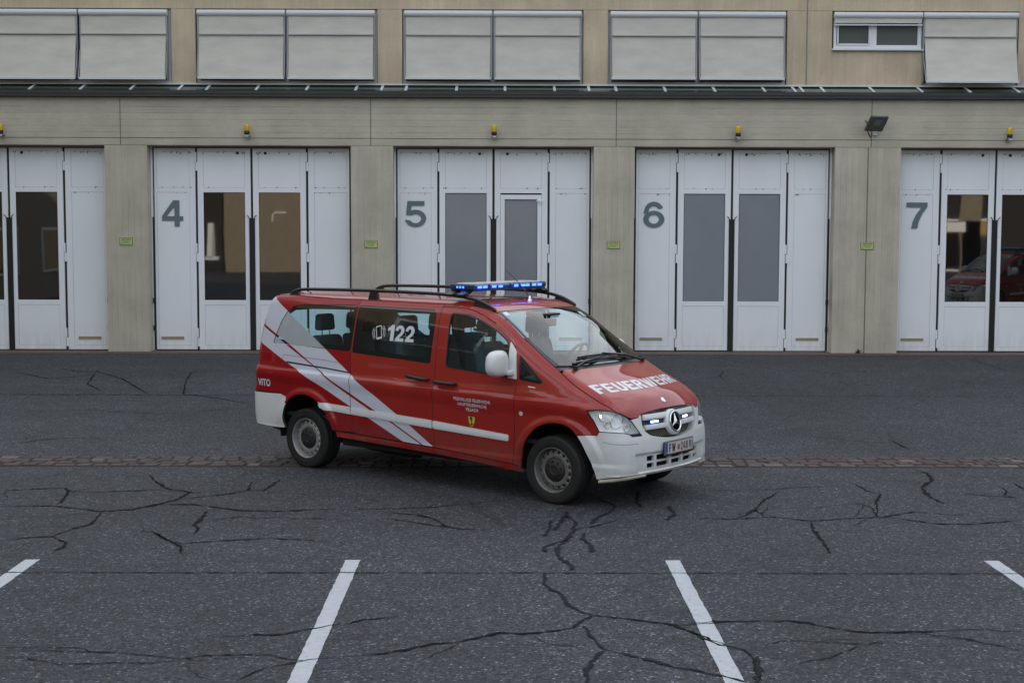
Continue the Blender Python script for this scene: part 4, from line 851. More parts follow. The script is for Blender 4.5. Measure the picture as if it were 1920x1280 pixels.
for mir in (False, True):
    k = dict(mirror=mir)
    # rear quarter
    rq = surf('rear_quarter', 'R', [inset(REAR, .003)], [M['red2'], M['inner']], thick=SHEET, h=.022, holes=[RWIN], label='deep red rear quarter panel', **k)
    for nm, bd_ in (('upper_stripe', BANDA), ('lower_stripe', BANDB)):
        surf('white_stripe', 'R', [bd_], M['film'], rq, off=.0022, h=.02, holes=[RWIN], clips=[[inset(REAR, .004)]], **k)
    W = surf('side_window', 'R', [inset(RWIN, .004)], M['frit'], rq, off=-.004, holes=[rnd(inset(RWIN, .05), .05)], **k)
    surf('window_glass', 'R', [rnd(inset(RWIN, .048), .05)], M['glass'], W, off=-.0045, **k)
    for bd_ in (BANDA, BANDB): surf('window_film', 'R', [bd_], M['film2'], W, off=-.0025, clips=[[inset(RWIN, .006)]], **k)
    surf('fixing_screw', 'R', [rnd([(-3.925+.008*math.cos(a), 1.525+.008*math.sin(a)) for a in np.linspace(0, 6.28, 9)[:-1]], .001)], M['blk'], W, off=.001, **k)
    # rail of the sliding door and fuel flap line
    surf('door_rail', 'R', [[(-3.73, 1.185), (-3.71, 1.165), (-3.09, 1.135), (-2.715, 1.108), (-2.715, 1.122), (-3.09, 1.149)]], M['blk'], rq, h=.02, off=.0034, **k)
    surf('rail_cover_line', 'R', [[(-3.80, 1.165), (-3.78, 1.245), (-3.76, 1.252), (-3.1, 1.225), (-2.715, 1.195), (-2.715, 1.199), (-3.1, 1.229), (-3.763, 1.256), (-3.784, 1.248)]], M['inner'], rq, h=.02, off=.0034, **k)
    # sliding door
    sdr = surf('sliding_door', 'R', [inset(SLIDE, .003)], [M['red'], M['inner']], thick=SHEET, h=.022, holes=[SWIN], **k)
    surf('red_film', 'R', [REDZ], M['red2'], sdr, h=.02, off=.0016, clips=[[inset(SLIDE, .004)]], **k)
    for bd_ in (BANDA, BANDB): surf('white_stripe', 'R', [bd_], M['film'], sdr, off=.0028, h=.02, clips=[[inset(SLIDE, .004)]], holes=[SWIN], **k)
    W = surf('side_window', 'R', [inset(SWIN, .003)], M['frit'], sdr, off=-.004, holes=[rnd([(-2.585, 1.785), (-1.66, 1.79), (-1.645, 1.75), (-1.645, 1.335), (-2.60, 1.378)], .05)], **k)
    surf('window_glass', 'R', [inset(rnd([(-2.585, 1.785), (-1.66, 1.79), (-1.645, 1.75), (-1.645, 1.335), (-2.60, 1.378)], .05), -.003)], M['glass'], W, off=-.0048, **k)
    # front door
    fd = surf('front_door', 'R', [inset(FRONT, .003)], [M['red'], M['inner']], thick=SHEET, h=.022, holes=[FWIN], **k)
    W = surf('side_window', 'R', [inset(FWIN, -.004)], M['blk'], fd, off=.0018, holes=[inset(FWIN, .014)], h=.02, **k)
    surf('window_glass', 'R', [inset(FWIN, .006)], M['glass'], W, off=-.010, **k)
    # fender with the windscreen pillar
    fe = surf('fender', 'R', [inset(FEND, .003)], [M['red'], M['inner']], thick=SHEET, holes=[QWIN], h=.025, **k)
    W = surf('quarter_window', 'R', [inset(QWIN, .002)], M['frit'], fe, off=-.003, h=.02, holes=[inset(QWIN, .028)], **k)
    surf('window_glass', 'R', [inset(QWIN, .027)], M['glass'], W, off=-.0035, h=.02, **k)
    surf('side_indicator', 'R', [rnd([(-.30, 1.142), (-.215, 1.133), (-.205, 1.118), (-.295, 1.124)], .008)], [M['chrome'], M['blk']], fe, h=.01, off=.005, thick=.006, **k)
    surf('fuel_button', 'R', [[(-.36+.022*math.cos(a), .865+.022*math.sin(a)) for a in np.linspace(0, 6.28, 17)[:-1]]], [M['film'], M['film']], fe, h=.01, off=.005, thick=.006, **k)
    # arch lips
    for arc, par, mt, w_ in ((ARC_F, fe, M['red'], .022), ([q for q in ARC_R if q[0] > -3.68], rq, M['red2'], .022)):
        inn = [(a[0]+(0), a[1]) for a in arc]; c_ = np.array([WX if arc is ARC_F else WR, .40]); outr = [tuple(np.array(a)+(np.array(a)-c_)/np.linalg.norm(np.array(a)-c_)*w_) for a in inn]
        surf('arch_lip', 'R', [inn+outr[::-1]], [mt, mt], par, h=.02, off=.006, thick=.03, **k)
    # sill
    surf('sill', 'R', [[(-2.93, .462), (-2.63, .449), (-1.48, .412), (-.47, .346), (-.385, .325), (-.36, .28), (-.84, .315), (-1.49, .352), (-2.90, .40)]], [M['red2'], M['inner']], thick=.03, off=-.004, **k)
    # rub strips
    def rz(x): return float(np.interp(x, [-3.16, -1.51, -.516], [.766, .700, .640])), float(np.interp(x, [-3.16, -1.51, -.516], [.690, .618, .576]))
    for par, x0, x1 in ((rq, -3.155, -2.692), (sdr, -2.676, -1.521), (fd, -1.506, -.515)):
        pl = [(x0, rz(x0)[0]), (x1, rz(x1)[0]), (x1, rz(x1)[1]), (x0, rz(x0)[1])]
        if x0 < -3: pl[3] = (-3.085, rz(-3.1)[1])
        if x1 > -.6: pl = rnd(pl, .022)
        if x1 < -2: pl[1] = (-2.694, pl[1][1]); pl[2] = (-2.684, pl[2][1])
        surf('rub_strip', 'R', [pl], [M['white'], M['white']], par, h=.02, off=.012, thick=.014, **k)
        pm = [(a, np.interp(a, [x0, x1], [rz(x0)[0]-.022, rz(x1)[0]-.022])) for a in (x0+.004, x1-.02)]+[(a, np.interp(a, [x0, x1], [rz(x0)[1]+.016, rz(x1)[1]+.016])) for a in (x1-.02, max(x0+.004, -3.12))]
        surf('strip_face', 'R', [pm], [M['white'], M['white']], par, h=.02, off=.017, thick=.005, **k)
    # door handles: recessed cup and black bar
    for par, x0, x1, z0, z1 in ((sdr, -1.85, -1.585, 1.143, 1.123), (fd, -1.485, -1.215, 1.108, 1.100)):
        cx, cz = (x0+x1)/2, (z0+z1)/2; sg = 1 if mir else -1
        surf('handle_cup', 'R', [[(cx+.062*math.cos(a), cz+.052*math.sin(a)) for a in np.linspace(0, 6.28, 21)[:-1]]], [M['red'], M['red'], M['red']], par, h=.012, off=.003, thick=.004, **k)
        hb = B(); yb = .955 if par is sdr else .958
        hb.tube([(x0, sg*(yb-.02), z0), (x0+.012, sg*(yb+.018), z0), (x0+.05, sg*(yb+.030), z0-.002), (cx, sg*(yb+.034), cz), (x1-.05, sg*(yb+.030), z1+.002), (x1-.012, sg*(yb+.018), z1), (x1, sg*(yb-.02), z1)], [.018, .023, .025, .023, .025, .023, .018], 12, flat=.85)
        hb.build('door_handle', M['blk'], par)
    # rear bumper side, tail lamp
    BS = [tuple(q) for q in crv('K', 'R', [(-.86, .808), (-.86, .62), (-.855, .50), (-.84, .445)])]
    RB = BS[:1]+[(-3.92, .808), (-3.79, .813), (-3.70, .79)]+[q for q in ARC_R if q[0] < -3.655]+[(-3.735, .44), (-3.9, .428), (-4.1, .435)]+BS[::-1][:-1]
    RB = BS[:1]+[(-3.92, .808), (-3.79, .813), (-3.695, .788), (-3.665, .742)]+[q for q in ARC_R if q[0] < -3.67]+[(-3.74, .432), (-3.9, .428), (-4.1, .435)]+BS[::-1][:-1]
    rb_ = surf('rear_bumper', 'R', [RB], [M['white'], M['inner']], thick=.03, off=.004, **k)
    TL = crv('K', 'R', [(-.795, 1.64), (-.83, 1.4), (-.85, 1.1), (-.855, .93)])
    M.setdefault('tail', mat('tail_lamp_red', (.25, .006, .006), .12, spec=.7, coat=.5))
    tl_ = [(q[0], q[1]) for q in TL]; surf('tail_light', 'R', [[(a-.03, b_) for a, b_ in tl_]+[(a+.022, b_) for a, b_ in tl_[::-1]]], [M['tail'], M['tail']], h=.02, off=.006, thick=.01, **k)
    surf('tail_light', 'K', [[(-.79, 1.64), (-.83, 1.4), (-.85, 1.1), (-.855, .93), (-.76, .93), (-.73, 1.1), (-.71, 1.4), (-.69, 1.64)]], [M['tail'], M['tail']], h=.03, off=.006, thick=.01, **k)
# roof, tailgate
TOPR = [(-4.16, y) for y in ()]
kz = lift('K', [(y, 1.86) for y in np.linspace(-.70, .70, 13)]); rear_edge = [tuple(q) for q in kz[:, :2]]
wtop = smooth([(-.86, -.70), (-.838, -.5), (-.815, -.25), (-.808, 0), (-.815, .25), (-.838, .5), (-.86, .70)])
ROOF = GUT_XY[:-1]+rear_edge+[(x, -y) for x, y in GUT_XY[::-1][1:]]+wtop[::-1][1:-1]
roof = surf('roof', 'T', [inset(ROOF, .003)], [M['red'], M['liner']], h=.045, thick=SHEET)
def tline(pts, w_=.006, par=roof, m_='inner', off=.0012):
    p = [np.array(q, float) for q in pts]; a = []; b = []
    for i in range(len(p)):
        d = p[min(i+1, len(p)-1)]-p[max(i-1, 0)]; d /= np.linalg.norm(d); nn = np.array([-d[1], d[0]])*w_/2; a.append(tuple(p[i]+nn)); b.append(tuple(p[i]-nn))
    return surf('panel_joint', 'T', [a+b[::-1]], M[m_], par, h=.03, off=off)
tline(rnd([(-1.46, -.42), (-1.0, -.42), (-.93, -.30), (-.93, .30), (-1.0, .42), (-1.46, .42)], .05)+[(-1.46, .42)], .005, m_='red2')
for y in (-.5, -.25, 0, .25, .5): tline([(-3.9, y), (-3.0, y), (-1.9, y)], .004, m_='red2')
TG = [(y, z) for y, z in BK]; TG = TG+[(-y, z) for y, z in TG[::-1]]
surf('tailgate', 'K', [inset(TG, .004)], [M['red2'], M['inner']], h=.06, thick=.02, holes=[rnd([(-.68, 1.72), (.68, 1.72), (.74, 1.2), (-.74, 1.2)], .06)])
surf('rear_window', 'K', [rnd([(-.685, 1.725), (.685, 1.725), (.745, 1.195), (-.745, 1.195)], .06)], M['glass'], h=.08, off=-.003)
surf('rear_bumper', 'K', [[(-.86, .808), (.86, .808), (.84, .445), (-.84, .445)]], [M['white'], M['inner']], h=.06, thick=.03, off=.004)
# hood
HR = smooth([(-.015, -.77), (.03, -.6), (.065, -.4), (.085, -.2), (.09, 0)]); HR = HR+[(x, -y) for x, y in HR[::-1][1:]]
HF = smooth([(.645, -.745), (.69, -.68), (.717, -.62)])+[(.738, -.53), (.733, -.50), (.745, -.34), (.752, -.12), (.754, 0)]
HOOD = HS_XY[1:]+HF[1:]+[(x, -y) for x, y in HF[::-1][1:]]+[(x, -y) for x, y in HS_XY[::-1][1:-1]]+HR[::-1][1:-1]
hood = surf('hood', 'T', [inset(HOOD, .0035)], [M['red'], M['inner']], h=.03, thick=SHEET)
# windscreen
WB_ = smooth([(-.075, -.782), (-.03, -.62), (.01, -.4), (.035, -.2), (.042, 0)]); WB_ = WB_+[(x, -y) for x, y in WB_[::-1][1:]]
wed = [q for q in WE_XY if q[0] < -.085]
WS = wed+WB_+[(x, -y) for x, y in wed[::-1]]+wtop[::-1][1:-1]
ws = surf('windscreen', 'T', [inset(WS, .004)], M['frit'], h=.04, off=-.003, holes=[rnd(inset(WS, .035), .06)])
surf('windscreen_glass', 'T', [rnd(inset(WS, .033), .06)], M['wglass'], ws, h=.045, off=-.0034)
COWL = [q for q in WE_XY if q[0] > -.09]+HR[1:-1]+[(x, -y) for x, y in WE_XY[::-1] if x > -.09]+WB_[::-1]
surf('cowl', 'T', [COWL], [M['blk'], M['blk']], h=.03, off=-.014, thick=.03)
surf('inspection_sticker', 'T', [[(-.83, -.655), (-.77, -.665), (-.77, -.60), (-.83, -.59)]], M['wletter'], ws, h=.02, off=.001)
surf('toll_sticker', 'T', [[(-.74, .60), (-.66, .605), (-.66, .54), (-.74, .53)]], mat('sticker_green', (.25, .42, .36), .5), ws, h=.02, off=.001)
for (a, b_, c_, d_) in (((.045, -.60), (-.045, -.36), (-.02, -.56), (-.012, .36)), ((.045, .62), (-.07, .20), (-.082, -.38), (-.06, .46))):
    wp = B(); q0, q1 = lift('T', [a])[0]+[0, 0, .02], lift('T', [b_])[0]+[0, 0, .045]; e0, e1 = lift('T', [c_])[0]+[0, 0, .02], lift('T', [d_])[0]+[0, 0, .02]
    mid = (e0+e1)/2; wp.lathe([(.022, -.02), (.022, .02)], q0, (0, 0, 1), 12); wp.tube([q0, q0*.6+mid*.4+[0, 0, .03], mid+[0, 0, .022]], [.014, .011, .008], 8)
    k_ = 14; pts = []
    for i in range(k_+1):
        t = i/k_; p = e0*(1-t)+e1*t; s_ = lift('T', [(p[0], p[1])])[0]; pts.append(s_+[0, 0, .014])
    wp.tube(pts, .010, 6); wp.tube([p-np.array([0, 0, .008]) for p in pts], .005, 6); wp.build('wiper', M['blk'], VAN)
# ---- front bumper with grille
def R3(l): return [tuple(q) for q in lift('R', l)]
half = [(.86, -.001, .338), (.855, -.25, .335), (.80, -.54, .335), (.73, -.73, .33), (.61, -.82, .315)]
lampb = [(.507, -.86, .748), (.57, -.845, .75), (.64, -.82, .748), (.70, -.75, .742), (.73, -.69, .728), (.75, -.65, .70), (.782, -.53, .70), (.768, -.555, .735), (.75, -.58, .775), (.725, -.62, .84), (.718, -.63, .862)]
outl = half+R3(ARC_B[::-1])+R3([(.39, .712), (.49, .712)])+lampb+[(.735, -.53, .872), (.74, -.50, .90), (.75, -.34, .925), (.755, -.12, .94), (.755, -.001, .94)]
o2 = conv('N', outl); FB = [tuple(q) for q in o2]+[(-a, b_) for a, b_ in o2[::-1]]
gr = conv('N', [(.74, -.50, .91), (.76, -.502, .80), (.78, -.478, .735), (.81, -.41, .688), (.83, -.25, .660), (.845, -.08, .645), (.845, -.001, .645)])
GR = [(gr[0][0], 1.1)]+[tuple(q) for q in gr]+[(-a, b_) for a, b_ in gr[::-1]]+[(-gr[0][0], 1.1)]; GR = rnd(GR, .03)
def nb(y0, y1, z0, z1, x=.83): a = conv('N', [(x, y0, z0), (x, y1, z0), (x, y1, z1), (x, y0, z1)]); return [tuple(q) for q in a]
HOLES = [rnd(nb(y0, y1, z0, z1), .010, 4) for y0, y1 in ((-.49, -.375), (-.335, -.13), (-.09, .09), (.13, .335), (.375, .49)) for z0, z1 in ((.376, .428), (.446, .498))]
bump = surf('front_bumper', 'N', [inset(FB, .003)], [M['white'], M['inner'], M['white']], h=.015, off=.003, thick=.03, holes=[GR]+HOLES)
surf('bumper_recess', 'N', [nb(-.62, .62, .35, .52)], M['void'], bump, h=.05, off=-.045)
surf('bumper_joint', 'N', [[tuple(q) for q in conv('N', [(.55, -.86, .655), (.62, -.83, .640), (.72, -.74, .630), (.79, -.60, .628), (.79, -.60, .6315), (.72, -.74, .6335), (.62, -.83, .6435), (.55, -.86, .6585)])]], M['inner'], bump, h=.02, off=.0038)
lip = B()
for s_ in (-1, 1):
    pts = [(.80, s_*.50, .315), (.74, s_*.70, .308), (.63, s_*.80, .290), (.50, s_*.845, .268)]
    lip.tube(pts, [.02, .028, .030, .024], 8, flat=.7)
lip.build('bumper_lip', mat('cream_plastic', (.36, .33, .26), .6), bump)
FG = surf('grille', 'N', [inset(GR[:], .002)], [M['void'], M['void'], M['white']], bump, h=.05, thick=.075, bowl=True, off=.0, clips=[[inset(FB, .004)]])
def gz(y, z): return conv('N', [(.80, y, z)])[0]
lat = B()
def nq(a, b_, w_, off):   # a thin bar on the nose surface
    a, b_ = np.array(a), np.array(b_); k_ = 3; P2 = [a+(b_-a)*t for t in np.linspace(0, 1, k_+1)]; d = (b_-a)/np.linalg.norm(b_-a); nn = np.array([-d[1], d[0]])*w_/2
    uv = np.array([p+nn for p in P2]+[p-nn for p in P2[::-1]]); Q = lift('N', uv); g_ = grad(Q); return Q+g_*off, g_
lu0, lu1 = gr[1][0]+.02, -gr[1][0]-.02
for i in range(-6, 34):
    for s_ in (1, -1):
        u0 = lu0+i*.036; pts = []
        a = (u0, .66) if s_ > 0 else (u0+.33, .66); b2 = (u0+.33, .925) if s_ > 0 else (u0, .925)
        n_ = 22; seg = [(a[0]+(b2[0]-a[0])*t/n_, a[1]+(b2[1]-a[1])*t/n_) for t in range(n_+1)]; ins = inside(np.array(seg), [inset(GR, .01)])
        run = [p for p, k_ in zip(seg, ins) if k_ and p[1] < .922]
        if len(run) < 3: continue
        r_ = np.array(run); d = np.array([b2[0]-a[0], b2[1]-a[1]]); d /= np.linalg.norm(d); nn = np.array([-d[1], d[0]])*.0018
        Q = lift('N', np.concatenate([r_+nn, r_-nn])); Q = Q+grad(Q)*(-.026 if s_ > 0 else -.0275); m_ = len(run); lat.add(Q, [(j, j+1, m_+j+1, m_+j) for j in range(m_-1)])
lat.build('grille_mesh', M['creamlat'], FG)
for z0, z1, ye in ((.840, .893, .49), (.748, .795, .465)):
    bar = [tuple(gz(y, z0)) for y in np.linspace(-ye, ye, 15)]+[tuple(gz(y, z1)) for y in np.linspace(ye+.01, -ye-.01, 15)]
    surf('grille_bar', 'N', [rnd(bar, .012)], [M['white'], M['white']], FG, h=.02, off=-.004, thick=.028)
    surf('grille_bar', 'N', [inset(rnd(bar, .012), .011)], [M['white'], M['white']], FG, h=.02, off=.002, thick=.008)
ec = np.array([.822, 0, .79]); ea = Vector((1, 0, .22)).normalized()
eb_ = B(); eb_.lathe([(.128, -.045), (.126, -.005), (.112, .006), (.098, -.004), (.001, -.012)], ec, ea, 40); eb_.build('emblem_dish', M['white'], FG)
st = B(); st.lathe([(.086, .008), (.090, .018), (.098, .020), (.104, .014), (.104, .004), (.094, .0), (.086, .008)], ec, ea, 48)
up = Vector((0, 0, 1)); up = (up-ea*up.dot(ea)).normalized(); sd2 = ea.cross(up)
Cc = Vector(ec)+ea*.030
for i in range(3):
    t = math.radians(120*i); d = up*math.cos(t)+sd2*math.sin(t); tip = Vector(ec)+ea*.012+d*.090
    l_ = Vector(ec)+ea*.008+(up*math.cos(t+1.047)+sd2*math.sin(t+1.047))*.018; r_ = Vector(ec)+ea*.008+(up*math.cos(t-1.047)+sd2*math.sin(t-1.047))*.018
    st.add([Cc, tip, l_, r_], [(0, 1, 2), (0, 3, 1)])
st.build('star_emblem', M['chrome'], FG)
for y in (-.325, .235):
    bl = B(); c_ = lift('N', [gz(y, .818)])[0]; a_ = math.atan2(c_[1], 1.6); d = Vector((-math.sin(a_), math.cos(a_), 0)); ax = Vector((math.cos(a_), math.sin(a_), .1))
    def bx_(l, hh, o0, o1): return [Vector(c_)+d*sx*l+Vector((0, 0, 1))*sz*hh+ax*o for o in (o0, o1) for sx, sz in ((-1, -1), (1, -1), (1, 1), (-1, 1))]
    bl.hexa(bx_(.075, .017, -.03, .002), 0); bl.hexa(bx_(.050, .009, .0015, .008), 1); bl.build('blue_flasher', [M['blue'], M['ledw']], FG)
hb = B(); hq = lift('T', [(.692, .0)])[0]; hn = grad(hq[None])[0]; hb.lathe([(.034, -.004), (.034, .004), (.028, .007), (.001, .008)], hq, hn, 24); hb.build('hood_badge', M['chrome'], hood)
# headlights
LAMP = [(.39, -.88, .948), (.49, -.86, .960), (.59, -.80, .953), (.65, -.745, .928), (.70, -.665, .882), (.722, -.62, .838), (.75, -.575, .775), (.768, -.55, .735), (.785, -.522, .697), (.75, -.65, .697), (.73, -.69, .725), (.70, -.75, .738), (.64, -.82, .745), (.57, -.845, .747), (.507, -.86, .747), (.478, -.865, .80), (.45, -.87, .85), (.415, -.88, .90)]
for mir in (False, True):
    s_ = -1 if not mir else 1
    LP = [tuple(q) for q in conv('N', LAMP)]
    hl_ = surf('headlight', 'N', [inset(LP, .003)], [M['silver'], M['silver'], M['silver']], h=.03, thick=.050, bowl=True, off=-.004, mirror=mir)
    surf('lamp_rim', 'N', [inset(LP, .001)], M['blk'], hl_, h=.02, off=.001, holes=[inset(LP, .009)], mirror=mir)
    surf('lamp_lens', 'N', [inset(LP, .008)], M['lens'], hl_, h=.025, off=.0015, mirror=mir)
    surf('lamp_base', 'N', [[tuple(q) for q in conv('N', [(.75, -.645, .700), (.785, -.525, .700), (.775, -.54, .725), (.74, -.665, .728)])]], [M['blk'], M['blk']], hl_, h=.02, off=-.008, thick=.01, mirror=mir)
    rf = B()
    for (c_, r_, m_) in (((.605, -.735, .845), .064, 0), ((.50, -.80, .895), .046, 0), ((.535, -.79, .812), .028, 0), ((.665, -.64, .775), .030, 0)):
        c2 = Vector((c_[0], s_*-c_[1]*-1 if False else (c_[1] if not mir else -c_[1]), c_[2])); ax = Vector((1, -.55*(1 if not mir else -1), .05)).normalized()
        rf.lathe([(r_+.006, .030), (r_+.004, .036), (r_, .034), (r_*.93, .012), (r_*.7, -.012), (r_*.35, -.024), (.008, -.026)], c2, ax, 28, cap=False)
    rf.build('lamp_reflector', M['chrome'], hl_)
    pj = B(); c2 = Vector((.605, -.735 if not mir else .735, .845)); ax = Vector((1, -.55*(1 if not mir else -1), .05)).normalized(); pj.lathe([(.022, -.02), (.022, .004), (.014, .012), (.001, .014)], c2, ax, 20); pj.build('lamp_cap', M['chrome'], hl_)
    bu = B(); c2 = Vector((.50, -.80 if not mir else .80, .895)); bu.lathe([(.024, -.016), (.026, .0), (.016, .010), (.001, .012)], c2, ax, 16); bu.build('lamp_bulb', M['bulb'], hl_)
# ---- number plate
npz, npx = .548, .862
fr = B(); fr.box(npx, npx+.012, -.275, .275, npz-.075, npz+.068, 0, .004); plt = fr.build('number_plate', M['blk'], VAN)
fr = B(); fr.box(npx+.0125, npx+.016, -.262, .262, npz-.056, npz+.060, 0); fr.box(npx+.0163, npx+.0168, -.262, .262, npz+.053, npz+.0565, 1); fr.box(npx+.0163, npx+.0168, -.262, .262, npz-.052, npz-.0485, 1); fr.box(npx+.0163, npx+.0172, -.260, -.215, npz-.054, npz+.058, 2); fr.box(npx+.0163, npx+.0172, -.008-.022, -.008+.020, npz-.030, npz+.020, 1); fr.box(npx+.0163, npx+.0176, -.018, .003, npz-.02, npz+.012, 3)
fr.build('plate_face', [mat('plate_white', (.56, .56, .56), .45), mat('plate_red', (.45, .03, .03), .5), mat('plate_blue', (.01, .06, .34), .45), mat('crest_gold', (.28, .16, .09), .5)], plt)
fr = B(); M['ink2'] = mat('plate_black', (.012, .012, .012), .5)
for s__, y0, w_ in (('FW', -.190, .120), ('248', .032, .130), ('VI', .184, .068)):
    l3, tw3 = word(s__, .24)
    for _, lps in l3:
        a, fs = region([[(p[0]/tw3*w_, p[1]*.082) for p in l] for l in lps], .5); fr.add([(npx+.0172, y0+p[0], npz-.040+p[1]) for p in a], [[int(i) for i in f] for f in fs])
a, fs = fit_text('A', .014, .016, .02); fr.build('plate_lettering', M['ink2'], plt)
fr = B(); fr.add([(npx+.0182, -.245+p[0], npz-.045+p[1]) for p in a], fs); fr.build('country_letter', M['wletter'], plt)
# ---- wheels
def wheel(x, y, s_, dusty, steer=0):
    """s_ = -1: outer face towards -y"""
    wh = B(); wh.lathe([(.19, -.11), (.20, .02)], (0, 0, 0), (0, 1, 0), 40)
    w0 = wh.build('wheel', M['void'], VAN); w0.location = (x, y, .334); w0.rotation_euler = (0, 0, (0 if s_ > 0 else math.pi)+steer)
    T_ = B(); R_ = .334
    prof = [(.215, -.105), (.24, -.115), (.285, -.118), (.318, -.112), (.330, -.098), (R_, -.085), (R_, -.055), (R_-.007, -.053), (R_-.007, -.046), (R_, -.044), (R_, -.004), (R_-.007, -.003), (R_-.007, .004), (R_, .005), (R_, .044), (R_-.007, .046), (R_-.007, .053), (R_, .055), (R_, .085), (.330, .098), (.322, .108), (.313, .113), (.300, .1175), (.296, .1155), (.285, .119), (.262, .1185), (.240, .113), (.222, .106), (.214, .100), (.210, .09)]
    T_.lathe(prof, (0, 0, 0), (0, 1, 0), 72, cap=False)
    for i in range(60):     # tread blocks at the shoulders
        for hh in (-1, 1):
            t0 = 2*math.pi*(i+.12+(0 if hh > 0 else .5))/60; t1 = t0+2*math.pi*.62/60
            def pt(t, r, yy): return (r*math.sin(t), yy, r*math.cos(t))
            a0, a1, a2 = hh*.062, hh*.098, hh*.112
            T_.add([pt(t0, R_+.004, a0), pt(t1, R_+.004, a0), pt(t1, R_-.001, a1), pt(t0, R_-.001, a1), pt(t1, R_-.022, a2), pt(t0, R_-.022, a2), pt(t0, R_-.006, a0), pt(t1, R_-.006, a0), pt(t1, R_-.02, a1-.004*hh), pt(t0, R_-.02, a1-.004*hh)], [(0, 1, 2, 3), (3, 2, 4, 5), (0, 3, 9, 6), (1, 7, 8, 2), (0, 6, 7, 1), (3, 5, 9), (2, 8, 4)])
    T_.build('tyre', M['tyre'], w0)
    st_ = M['steelf'] if dusty else M['steel']
    rm = B(); rm.lathe([(.205, .06), (.212, .10), (.219, .112), (.2235, .112), (.2235, .106), (.214, .098), (.207, .075), (.200, .045)], (0, 0, 0), (0, 1, 0), 56, cap=False)
    # disc with 16 round holes in a sloping ring
    n_ = 16*6; vs = []; rr_ = [(.200, .045), (.190, .052), (.180, .060)]
    rings = [(.201, .040), (.191, .056), (.158, .072), (.128, .078), (.118, .070)]
    rm.lathe(rings[:2], (0, 0, 0), (0, 1, 0), n_, cap=False); rm.lathe(rings[2:], (0, 0, 0), (0, 1, 0), n_, cap=False)
    for i in range(16):
        ca = 2*math.pi*(i+.5)/16; hr_ = .0150; hc = .1745; m_ = 12
        def P3(r, t): return (r*math.sin(t), .056+(.191-r)/.033*.016, r*math.cos(t))
        outer = [];
        t0, t1 = ca-math.pi/16, ca+math.pi/16
        for j in range(4): outer.append((.191, t0+(t1-t0)*j/3))
        for j in (1, 2): outer.append((.191+(.158-.191)*j/3, t1))
        for j in range(4): outer.append((.158, t1+(t0-t1)*j/3))
        for j in (1, 2): outer.append((.158+(.191-.158)*j/3, t0))
        oo = [P3(r, t) for r, t in outer]; c3 = P3(hc, ca)
        hole = []
        for r, t in outer:
            dx, dy = (t-ca)*hc, r-hc; l_ = math.hypot(dx, dy); hole.append((hc+dy/l_*hr_, ca+dx/l_*hr_/hc))
        hh_ = [P3(r, t) for r, t in hole]; bb_ = [(p[0], p[1]-.018, p[2]) for p in hh_]
        rm.add(oo+hh_+bb_, [(j, (j+1) % m_, m_+(j+1) % m_, m_+j) for j in range(m_)]+[(m_+j, m_+(j+1) % m_, 2*m_+(j+1) % m_, 2*m_+j) for j in range(m_)], 0, True)
    rm.build('rim', st_, w0)
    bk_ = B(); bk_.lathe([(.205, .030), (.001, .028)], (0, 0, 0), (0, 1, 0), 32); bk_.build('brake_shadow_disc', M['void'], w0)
    hc_ = B(); hc_.lathe([(.120, .066), (.117, .080), (.106, .088), (.062, .092), (.050, .098), (.044, .098), (.038, .094), (.030, .094), (.001, .095)], (0, 0, 0), (0, 1, 0), 40)
    hcap = hc_.build('hub_cap', mat('hub_cap_plastic', (.016, .015, .0145), .55) if not bpy.data.materials.get('hub_cap_plastic') else bpy.data.materials['hub_cap_plastic'], w0)
    sl = B()
    for i in range(8):
        t = 2*math.pi*i/8+.2; c_, s2 = math.cos(t), math.sin(t)
        def q(r, w_): return (r*s2+w_*c_, .0935, r*c_-w_*s2)
        sl.add([q(.070, -.007), q(.070, .007), q(.094, .009), q(.094, -.009)], [(0, 1, 2, 3)])
    sl.build('cap_slot', M['void'], w0)
for x, y, s_, d in ((0.0, -.80, -1, True), (-3.42, -.80, -1, False), (0.0, .80, 1, True), (-3.42, .80, 1, False)): wheel(x, y, s_, d)
# wheel housings, underbody
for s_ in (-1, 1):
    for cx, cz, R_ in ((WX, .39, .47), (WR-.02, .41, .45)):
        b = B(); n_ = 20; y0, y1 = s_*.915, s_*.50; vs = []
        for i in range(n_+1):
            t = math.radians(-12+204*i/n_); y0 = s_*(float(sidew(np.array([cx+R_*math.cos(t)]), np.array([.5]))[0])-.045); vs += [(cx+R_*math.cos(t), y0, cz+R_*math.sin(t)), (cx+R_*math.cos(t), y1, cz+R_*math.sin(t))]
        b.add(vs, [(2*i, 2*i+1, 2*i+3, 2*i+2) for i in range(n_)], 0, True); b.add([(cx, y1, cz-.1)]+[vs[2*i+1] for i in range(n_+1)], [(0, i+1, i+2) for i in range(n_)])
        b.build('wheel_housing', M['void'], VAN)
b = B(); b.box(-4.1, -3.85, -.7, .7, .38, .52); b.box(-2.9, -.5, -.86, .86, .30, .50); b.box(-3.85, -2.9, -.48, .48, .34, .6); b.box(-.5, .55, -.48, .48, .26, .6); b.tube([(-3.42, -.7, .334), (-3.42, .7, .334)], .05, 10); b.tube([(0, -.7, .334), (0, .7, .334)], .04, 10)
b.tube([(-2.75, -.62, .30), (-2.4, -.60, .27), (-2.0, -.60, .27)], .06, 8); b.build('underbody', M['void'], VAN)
b = B(); b.tube([(-4.17, -.66, .38), (-3.98, -.70, .36), (-3.83, -.72, .38)], [.055, .05, .03], 10, flat=.5); b.build('exhaust', mat('exhaust_rust', (.05, .045, .04), .7), VAN)
